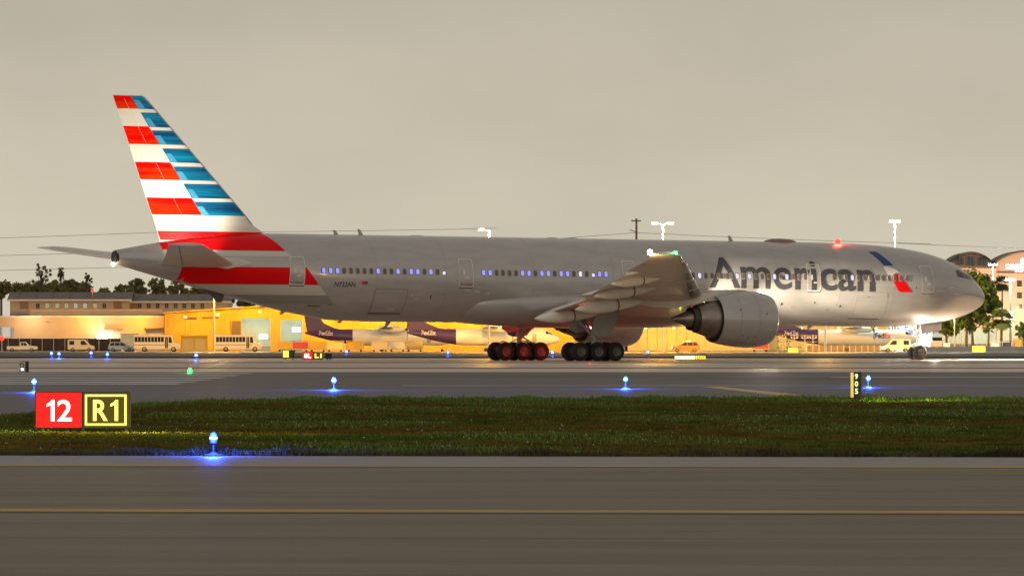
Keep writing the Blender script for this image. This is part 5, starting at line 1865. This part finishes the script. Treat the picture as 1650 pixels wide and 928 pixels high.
def legend(body, x0, x1, z0, z1, y, m, parent, weight=0.035):
    bm = fit_text(body, x1 - x0, z1 - z0, weight=weight)
    ext = bmesh.ops.extrude_face_region(bm, geom=bm.faces[:])
    vs_ = [g for g in ext['geom'] if isinstance(g, bmesh.types.BMVert)]
    bmesh.ops.translate(bm, verts=vs_, vec=(0, 0, 0.008))
    for v in bm.verts:
        v.co = Vector((x0 + v.co.x, y - v.co.z, z0 + v.co.y))
    bmesh.ops.recalc_face_normals(bm, faces=bm.faces)
    return bm_obj('legend', bm, m, parent)


d_ = 130.3
kx = d_ / FPX
e = empty('runway_sign', (XW(134, d_), d_, 0))
tag(e, 'lit sign with red 12 panel and black framed R1 panel in the grass', 'sign')
zb_, zt = 0.085, 0.085 + 59 * kx
xl, xm, xr = (57 - 134) * kx, (133 - 134) * kx, (210 - 134) * kx
b = MB()
for xa, xb in ((xl, xm), (xm, xr)):
    b.box(xa + 0.002, xb - 0.002, 0.0, 0.22, zb_, zt)
    b.box(xa, xb, -0.035, 0.0, zb_, zb_ + 0.018)
    b.box(xa, xb, -0.035, 0.0, zt - 0.018, zt)
    b.box(xa, xa + 0.014, -0.035, 0.0, zb_ + 0.018, zt - 0.018)
    b.box(xb - 0.014, xb, -0.035, 0.0, zb_ + 0.018, zt - 0.018)
b.build('case', sign_case, e)
plate('red_panel', xl + 0.016, xm - 0.016, zb_ + 0.02, zt - 0.02, -0.003, sign_red, e)
plate('black_panel', xm + 0.016, xr - 0.016, zb_ + 0.02, zt - 0.02, -0.003, sign_olive, e)
py2z = lambda py: zb_ + (692.5 - py) * kx
def digit_one(x0, x1, z0, z1, y, m, parent):
    w, h = x1 - x0, z1 - z0
    pts = [(x1 - w * 0.46, z0), (x1, z0), (x1, z1), (x1 - w * 0.34, z1), (x1 - w * 0.55, z1 - h * 0.10), (x0, z1 - h * 0.20), (x0, z1 - h * 0.33), (x1 - w * 0.46, z1 - h * 0.24)]
    b = MB()
    b.prism(pts, lambda u, v, w_: (u, y - w_, v), 0.008)
    return b.build('legend', m, parent)


digit_one((75.5 - 134) * kx, (88 - 134) * kx, py2z(681), py2z(646.5), -0.016, sign_white, e)
legend('2', (92.5 - 134) * kx, (116 - 134) * kx, py2z(681), py2z(646.5), -0.016, sign_white, e, 0.012)
legend('R', (150 - 134) * kx, (174 - 134) * kx, py2z(680.5), py2z(646.5), -0.016, sign_yel, e, 0.02)
digit_one((178 - 134) * kx, (190.5 - 134) * kx, py2z(680.5), py2z(646.5), -0.016, sign_yel, e)
xa, xb, za, zz = (137 - 134) * kx, (204 - 134) * kx, py2z(688), py2z(638)
t = 3.4 * kx
b = MB()
b.box(xa, xb, -0.024, -0.016, za, za + t)
b.box(xa, xb, -0.024, -0.016, zz - t, zz)
b.box(xa, xa + t, -0.024, -0.016, za + t, zz - t)
b.box(xb - t, xb, -0.024, -0.016, za + t, zz - t)
b.build('legend_border', sign_yel, e)
for x in (xl + 0.13, xm, xr - 0.09):
    MB().cyl((x, 0.1, -0.02), (x, 0.1, zb_), 0.03, 0.03, 10).build('leg', mat('sign_leg', (0.5, 0.48, 0.46), 0.5), e)
for px_, pw_ in ((48, 90), (95, 60), (150, 120), (200, 150), (222, 220)):  # added unseen spots throwing the sign's glow onto the grass
    lamp('added_sign_light', (XW(px_, d_), d_ - 0.10, 0.42), (1.0, 0.95, 0.10), pw_, 0.08, None, 165, (XW(px_, d_) + (1.2 if px_ > 205 else (-1.2 if px_ < 60 else 0)), d_ - 2.0, 0.15), 0.7)


# vertical gate number post
d_ = 189.3
kx = d_ / FPX
e = empty('number_post_sign', (XW(1380, d_), d_, 0))
tag(e, 'dark upright sign with digits 9 0 5 and a yellow edge panel', 'sign')
MB().box(-4.5 * kx, 8 * kx, 0, 0.3, 0.09, 0.84).build('case', mat('navy_sign_face', (0.012, 0.012, 0.03), 0.4), e)
MB().box(-8.5 * kx, -4.5 * kx - 0.002, 0.02, 0.28, 0.14, 0.82).build('lit_edge', mat('dim_yellow_edge', (0.6, 0.45, 0.05), 0.4, emit=(1.0, 0.72, 0.05), estr=0.75), e)
for k, ch in enumerate('905'):
    legend(ch, -2.8 * kx, 2.4 * kx, 0.64 - k * 0.205, 0.79 - k * 0.205, -0.004, mat('lit_cream_legend', (0.8, 0.75, 0.5), 0.4, emit=(1.0, 0.92, 0.55), estr=0.85), e, 0.03)
for x in (-2 * kx, 5 * kx):
    MB().cyl((x, 0.15, -0.02), (x, 0.15, 0.09), 0.04, 0.04, 8).build('leg', rim_m, e)
lamp('added_sign_light', (XW(1425, d_), d_ - 0.2, 0.35), (0.95, 1.0, 0.15), 60, 0.08)  # added unseen lights brightening the grass beside the number post
lamp('added_sign_light', (XW(1500, d_), d_ + 1.0, 0.45), (0.95, 1.0, 0.15), 60, 0.08)


# row of far signs on the grass edge behind the runway
def far_sign(px0, px1, py0, py1, d, lab, faces, name='guidance_sign'):
    k = d / FPX
    z = G(d)
    xc = (px0 + px1) / 2
    e = empty(name, (XW(xc, d), d, z))
    tag(e, lab, 'sign')
    zt, zb = ZW(py0, d) - z, max(ZW(py1, d) - z, 0.05)
    MB().box((px0 - xc) * k, (px1 - xc) * k, 0.0, 0.3, zb, zt).build('case', sign_dark, e)
    for fx0, fx1, m, body, lm in faces:
        plate('face', (fx0 - xc) * k + 0.02, (fx1 - xc) * k - 0.02, zb + 0.03, zt - 0.03, -0.004, m, e)
        if body:
            wd = (fx1 - fx0) * k
            legend(body, (fx0 - xc) * k + wd * 0.16, (fx1 - xc) * k - wd * 0.16, zb + (zt - zb) * 0.2, zb + (zt - zb) * 0.8, -0.018, lm, e)
    for x in ((px0 - xc) * k + 0.15, (px1 - xc) * k - 0.15):
        MB().cyl((x, 0.15, -0.03), (x, 0.15, zb), 0.04, 0.04, 8).build('leg', rim_m, e)
    return e


far_sign(456, 475, 564.5, 576, 505, 'yellow-lit sign with dark back left of the red 8L sign', [(456, 465.5, sign_yelf, None, None), (466, 475, sign_dark, None, None)])
far_sign(487.5, 521, 567, 579, 505, 'red 8L sign with black framed L1 panel beyond the runway', [(487.5, 504, sign_red, '8L', sign_white), (504.5, 521, sign_olive, 'L1', sign_yel)])
far_sign(524, 535, 569, 578, 507, 'dark unlit back of a sign right of the 8L sign', [(524, 535, sign_dark, None, None)])
far_sign(1087, 1137, 572.8, 579.2, 508, 'long bright yellow sign with dark legend below the near engine', [(1087, 1120, mat('bright_yellow_face', (0.8, 0.75, 0.4), 0.4, emit=(1.0, 0.93, 0.42), estr=2.6), None, None), (1120.5, 1137, sign_yelf, 'LN1', sign_dark)])
far_sign(1269.5, 1286, 560.5, 568.5, 900, 'small bright yellow sign before the equipment stands', [(1269.5, 1286, sign_yelf, None, None)])
far_sign(1566.5, 1588, 557.0, 567.5, 900, 'bright yellow sign before the concrete barrier', [(1566.5, 1588, sign_yelf, None, None)])
for px, d__ in ((462, 505), (1108, 508), (1277, 900), (1577, 900)):
    lamp('added_sign_light', (XW(px, d__), d__ - 0.9, G(d__) + 0.5), (1.0, 0.9, 0.1), 8, 0.1)  # added unseen light just in front of each far sign
# boxed marker at the runway stripes
d_ = 340
k = d_ / FPX
e = empty('marker_box', (XW(37.5, d_), d_, 0))
tag(e, 'white-faced marker box with dark side standing by the striped shoulder', 'marker')
MB().box(-7.5 * k, 3.2 * k, 0, 0.3, 0.03, 0.50).build('face', mat('marker_white', (0.6, 0.58, 0.55), 0.5, var=0.3, scale=6), e)
MB().box(3.2 * k + 0.002, 8.5 * k, 0.01, 0.32, 0.03, 0.53).build('side', sign_dark, e)
MB().box(-4.5 * k, 8.6 * k, -0.02, 0.34, 0.531, 0.56).build('hood', car_dark, e)
b = MB()
b.lathe([(0, 0.07), (0.02, 0.05), (0.02, 0.001)], (-1.5 * k, -0.001, 0.16), (0, -1, 0), 14)
b.build('lens', mat('warm_lens', (0.8, 0.8, 0.7), 0.3, emit=(1.0, 0.9, 0.75), estr=2), e)
b = MB()
b.lathe([(0, 0.12), (0.015, 0.12), (0.015, 0.08), (0, 0.08)], (-2 * k, -0.001, 0.36), (0, -1, 0), 16)
b.build('dial', sign_dark, e)

# ------------------------------------------------------------------ blue and green edge lamps
blue_l = mat('blue_lamp_lens', (0.05, 0.1, 0.7), 0.2, emit=(0.012, 0.045, 1.0), estr=5.0)
core_l = mat('blue_lamp_filament', (0.5, 0.6, 1.0), 0.2, emit=(0.30, 0.45, 1.0), estr=4)
green_l = mat('green_edge_lens', (0.05, 0.6, 0.1), 0.2, emit=(0.03, 1.0, 0.08), estr=4)
stem_m = mat('lamp_stem', (0.055, 0.05, 0.06), 0.6)


def edge_lamp(px, d, h, lab, power, lens=blue_l, color=(0.02, 0.07, 1.0), sc_=1.0, name='taxiway_edge_lamp', grp='blue taxiway edge lamps'):
    e = empty(name, (XW(px, d), d, G(d)))
    tag(e, lab, 'lamp', grp)
    b = MB()
    b.lathe([(0.0, 0.16), (0.025, 0.15), (0.04, 0.06), (0.06, 0.04)], (0, 0, 0), (0, 0, 1), 18)
    b.build('base', stem_m, e, smooth=40)
    b = MB()
    b.cyl((0, 0, 0.05), (0, 0, h - 0.07), 0.016 * sc_, 0.016 * sc_, 10)
    b.lathe([(h - 0.09, 0.03), (h - 0.07, 0.06 * sc_), (h - 0.045, 0.06 * sc_)], (0, 0, 0), (0, 0, 1), 14)
    b.build('stem', stem_m, e)
    b = MB()
    b.lathe([(h - 0.05, 0.045 * sc_), (h - 0.01, 0.060 * sc_), (h + 0.03 * sc_, 0.060 * sc_), (h + 0.075 * sc_, 0.042 * sc_), (h + 0.10 * sc_, 0.005)], (0, 0, 0), (0, 0, 1), 18)
    ln = b.build('lens', lens, e, smooth=50)
    if lens == blue_l:
        b = MB()
        b.lathe([(h - 0.008, 0.055 * sc_), (h - 0.004, 0.064 * sc_), (h + 0.018, 0.064 * sc_), (h + 0.022, 0.055 * sc_)], (0, 0, 0), (0, 0, 1), 14)
        b.build('lens_band', core_l, ln)
    lamp('edge_light', (XW(px, d), d - 0.16 * sc_, G(d) + h + 0.06), color, power, 0.09)
    return e


edge_lamp(344, 105.15, 0.27, 'nearest blue edge lamp on a stem where grass meets the shoulder', 230)
edge_lamp(538, 232.3, 0.31, 'blue edge lamp beyond the grass, below the rear fuselage', 1000, sc_=1.3)
edge_lamp(1008, 237.6, 0.31, 'blue edge lamp beyond the grass, below the near main wheels', 800, sc_=1.2)
edge_lamp(1399, 243.3, 0.31, 'blue edge lamp just right of the 905 sign', 800, sc_=1.2)
edge_lamp(55, 222.2, 0.33, 'blue edge lamp behind the red 12 panel corner', 800, sc_=1.2)
for i, (px, d__, lab) in enumerate(((83, 560, 'far blue edge lamp above the marker box, brighter of a pair'), (95, 545, 'far blue edge lamp, fainter and right one of the pair'), (147, 600, 'far blue edge lamp below the cream van'), (173, 530, 'far blue edge lamp below the silver car'), (316, 505, 'far blue edge lamp above the green lamp'), (722, 640, 'far blue edge lamp left of the far main wheels'), (890, 620, 'far blue edge lamp between the main wheel sets'), (1044, 700, 'far blue edge lamp right of the near main wheels'), (558, 720, 'far blue edge lamp right of the red 8L sign'))):
    edge_lamp(px, d__, 0.35, lab, 700, sc_=1.7)
edge_lamp(306, 334.7, 0.09, 'green lamp set in the striped shoulder', 160, green_l, (0.02, 1, 0.06), 1.7, 'runway_lamp', None)

# ------------------------------------------------------------------ grass
rs = np.random.RandomState(11)
gr_m = bpy.data.materials.new('grass_blades')
gr_m.use_nodes = True
n = gr_m.node_tree.nodes
l = gr_m.node_tree.links
bs = n['Principled BSDF']
bs.inputs['Roughness'].default_value = 0.8
bs.inputs['Specular IOR Level'].default_value = 0.15
tcn = n.new('ShaderNodeTexCoord')
no = n.new('ShaderNodeTexNoise')
no.inputs['Scale'].default_value = 0.16
no.inputs['Detail'].default_value = 5
l.new(tcn.outputs['Object'], no.inputs['Vector'])
rp = n.new('ShaderNodeValToRGB')
els = rp.color_ramp.elements
els[0].position = 0.36
els[0].color = (0.055, 0.105, 0.016, 1)
els[1].position = 0.62
els[1].color = (0.130, 0.084, 0.020, 1)
m2 = els.new(0.48)
m2.color = (0.115, 0.115, 0.020, 1)
l.new(no.outputs['Fac'], rp.inputs['Fac'])
n2 = n.new('ShaderNodeTexNoise')
n2.inputs['Scale'].default_value = 0.9
n2.inputs['Detail'].default_value = 6
l.new(tcn.outputs['Object'], n2.inputs['Vector'])
mx = n.new('ShaderNodeMix')
mx.data_type = 'RGBA'
mx.blend_type = 'MULTIPLY'
mx.inputs['Factor'].default_value = 1
mr2 = n.new('ShaderNodeMapRange')
mr2.inputs['From Min'].default_value = 0.3
mr2.inputs['From Max'].default_value = 0.7
mr2.inputs['To Min'].default_value = 0.4
mr2.inputs['To Max'].default_value = 1.75
l.new(n2.outputs['Fac'], mr2.inputs['Value'])
l.new(rp.outputs['Color'], mx.inputs['A'])
l.new(mr2.outputs['Result'], mx.inputs['B'])
l.new(mx.outputs['Result'], bs.inputs['Base Color'])


def leafy(m):
    """let a blade pass some light through"""
    n_ = m.node_tree.nodes
    l_ = m.node_tree.links
    p_ = n_['Principled BSDF']
    t_ = n_.new('ShaderNodeBsdfTranslucent')
    src_ = p_.inputs['Base Color'].links
    if src_:
        l_.new(src_[0].from_socket, t_.inputs['Color'])
    mix_ = n_.new('ShaderNodeMixShader')
    mix_.inputs['Fac'].default_value = 0.45
    l_.new(p_.outputs[0], mix_.inputs[1])
    l_.new(t_.outputs[0], mix_.inputs[2])
    l_.new(mix_.outputs[0], n_['Material Output'].inputs['Surface'])
    return m


leafy(gr_m)
for m_ in (leaf_a, leaf_b, leaf_p):
    leafy(m_)


def tall(x, y):
    return 0.5 + 0.5 * math.sin(x * 0.55 + 1.3 * math.sin(y * 0.11)) * math.sin(y * 0.21 + x * 0.13 + 1.0)


def blades(name, N, hmin, hmax, m, seed, label, ymin=None):
    rs = np.random.RandomState(seed)
    V, F = [], []
    cnt = 0
    while cnt < N:
        y = rs.uniform(100, 196)
        hwid = 0.0748 * y + 5.0
        x = rs.uniform(-hwid, hwid)
        if not (near_e(x) + 0.05 < y < far_e(x) - 0.05):
            continue
        if ymin and not ymin(x, y):
            continue
        tl = tall(x, y)
        edge = math.exp(-((y - near_e(x)) / 1.2) ** 2) * 0.6 + math.exp(-((y - far_e(x)) / 6.0) ** 2) * 0.9
        h = rs.uniform(hmin, hmax) * (0.45 + 0.55 * tl + edge)
        az = rs.uniform(0, 6.283)
        lean = rs.uniform(0.1, 0.7) * h
        w = 0.006 + 0.008 * rs.rand() + 0.00007 * y
        ca, sa = math.cos(az), math.sin(az)
        laz = rs.uniform(0, 6.283)
        lx, ly = lean * math.cos(laz), lean * math.sin(laz)
        k = len(V)
        V += [(x - w * ca, y - w * sa, -0.03), (x + w * ca, y + w * sa, -0.03), (x + lx * 0.45 + w * 0.7 * ca, y + ly * 0.45 + w * 0.7 * sa, h * 0.62), (x + lx, y + ly, h), (x + lx * 0.45 - w * 0.7 * ca, y + ly * 0.45 - w * 0.7 * sa, h * 0.62)]
        F.append((k, k + 1, k + 2, k + 3, k + 4))
        cnt += 1
    me = bpy.data.meshes.new(name)
    me.from_pydata(V, [], F)
    me.materials.append(m)
    o = link_mesh(name, me)
    tag(o, label, None, None, 'stuff')
    return o


def edge_tufts(name, N, m, seed, label, far):
    rs = np.random.RandomState(seed)
    V, F = [], []
    for i in range(N):
        x = rs.uniform(-19, 19) if far else rs.uniform(-13, 13)
        wob = 0.5 + 0.5 * math.sin(x * 1.7 + 2 * math.sin(x * 0.63)) * math.sin(x * 0.41 + 0.7) + 0.35 * math.sin(x * 5.1)
        if far:
            y = far_e(x) - abs(rs.normal(0, 2.0))
            h = rs.uniform(0.03, 0.12) * (0.5 + 1.0 * max(0, wob))
        else:
            y = near_e(x) - 0.25 + abs(rs.normal(0, 0.45))
            h = rs.uniform(0.025, 0.085) * (0.5 + 1.0 * max(0, wob) * (0.5 + rs.rand()))
        w = 0.005 + 0.006 * rs.rand() + 0.00006 * y
        az, laz = rs.uniform(0, 6.283), rs.uniform(0, 6.283)
        ca, sa = math.cos(az), math.sin(az)
        lean = rs.uniform(0.1, 0.9) * h
        lx, ly = lean * math.cos(laz), lean * math.sin(laz)
        k = len(V)
        V += [(x - w * ca, y - w * sa, -0.03), (x + w * ca, y + w * sa, -0.03), (x + lx * 0.45 + w * 0.7 * ca, y + ly * 0.45 + w * 0.7 * sa, h * 0.62), (x + lx, y + ly, h), (x + lx * 0.45 - w * 0.7 * ca, y + ly * 0.45 - w * 0.7 * sa, h * 0.62)]
        F.append((k, k + 1, k + 2, k + 3, k + 4))
    me = bpy.data.meshes.new(name)
    me.from_pydata(V, [], F)
    me.materials.append(m)
    tag(link_mesh(name, me), label, None, None, 'stuff')


edge_tufts('dry_grass', 26000, mat('dry_grass_blade', (0.085, 0.075, 0.034), 0.85, var=0.45, scale=0.8, spec=0.1), 31, 'dark scruffy dry grass along the near pavement edge', False)
edge_tufts('green_grass', 24000, leafy(mat('edge_grass_blade', (0.15, 0.235, 0.045), 0.8, var=0.35, scale=0.6, spec=0.15)), 32, 'brighter green grass fringe along the far pavement edge', True)
blades('grass', 210000, 0.025, 0.075, gr_m, 5, 'dark green and brown grass strip between the taxiways')
weed = mat('weed_leaf', (0.13, 0.20, 0.04), 0.7, var=0.4, scale=1.5, spec=0.3)
blades('weeds', 16000, 0.05, 0.12, leafy(weed), 9, 'taller weedy tufts in the grass strip', lambda x, y: tall(x, y) > 0.66 or far_e(x) - y < 7)
flw = mat('pale_flower', (0.42, 0.42, 0.36), 0.7)
rs = np.random.RandomState(21)
V, F = [], []
while len(F) < 1100:
    y = rs.uniform(106, 195)
    x = rs.uniform(-0.08 * y - 4, 0.08 * y + 4)
    if near_e(x) + 0.3 < y < far_e(x) - 0.2 and (tall(x, y) > 0.55 or rs.rand() < 0.2):
        h = rs.uniform(0.05, 0.14)
        r = rs.uniform(0.005, 0.012)
        k = len(V)
        V += [(x - r, y, h), (x, y - r, h - r), (x + r, y, h), (x, y + r, h + r)]
        F.append((k, k + 1, k + 2, k + 3))
me = bpy.data.meshes.new('flowers')
me.from_pydata(V, [], F)
me.materials.append(flw)
tag(link_mesh('flowers', me), 'tiny pale flower heads scattered over the grass strip', None, None, 'stuff')
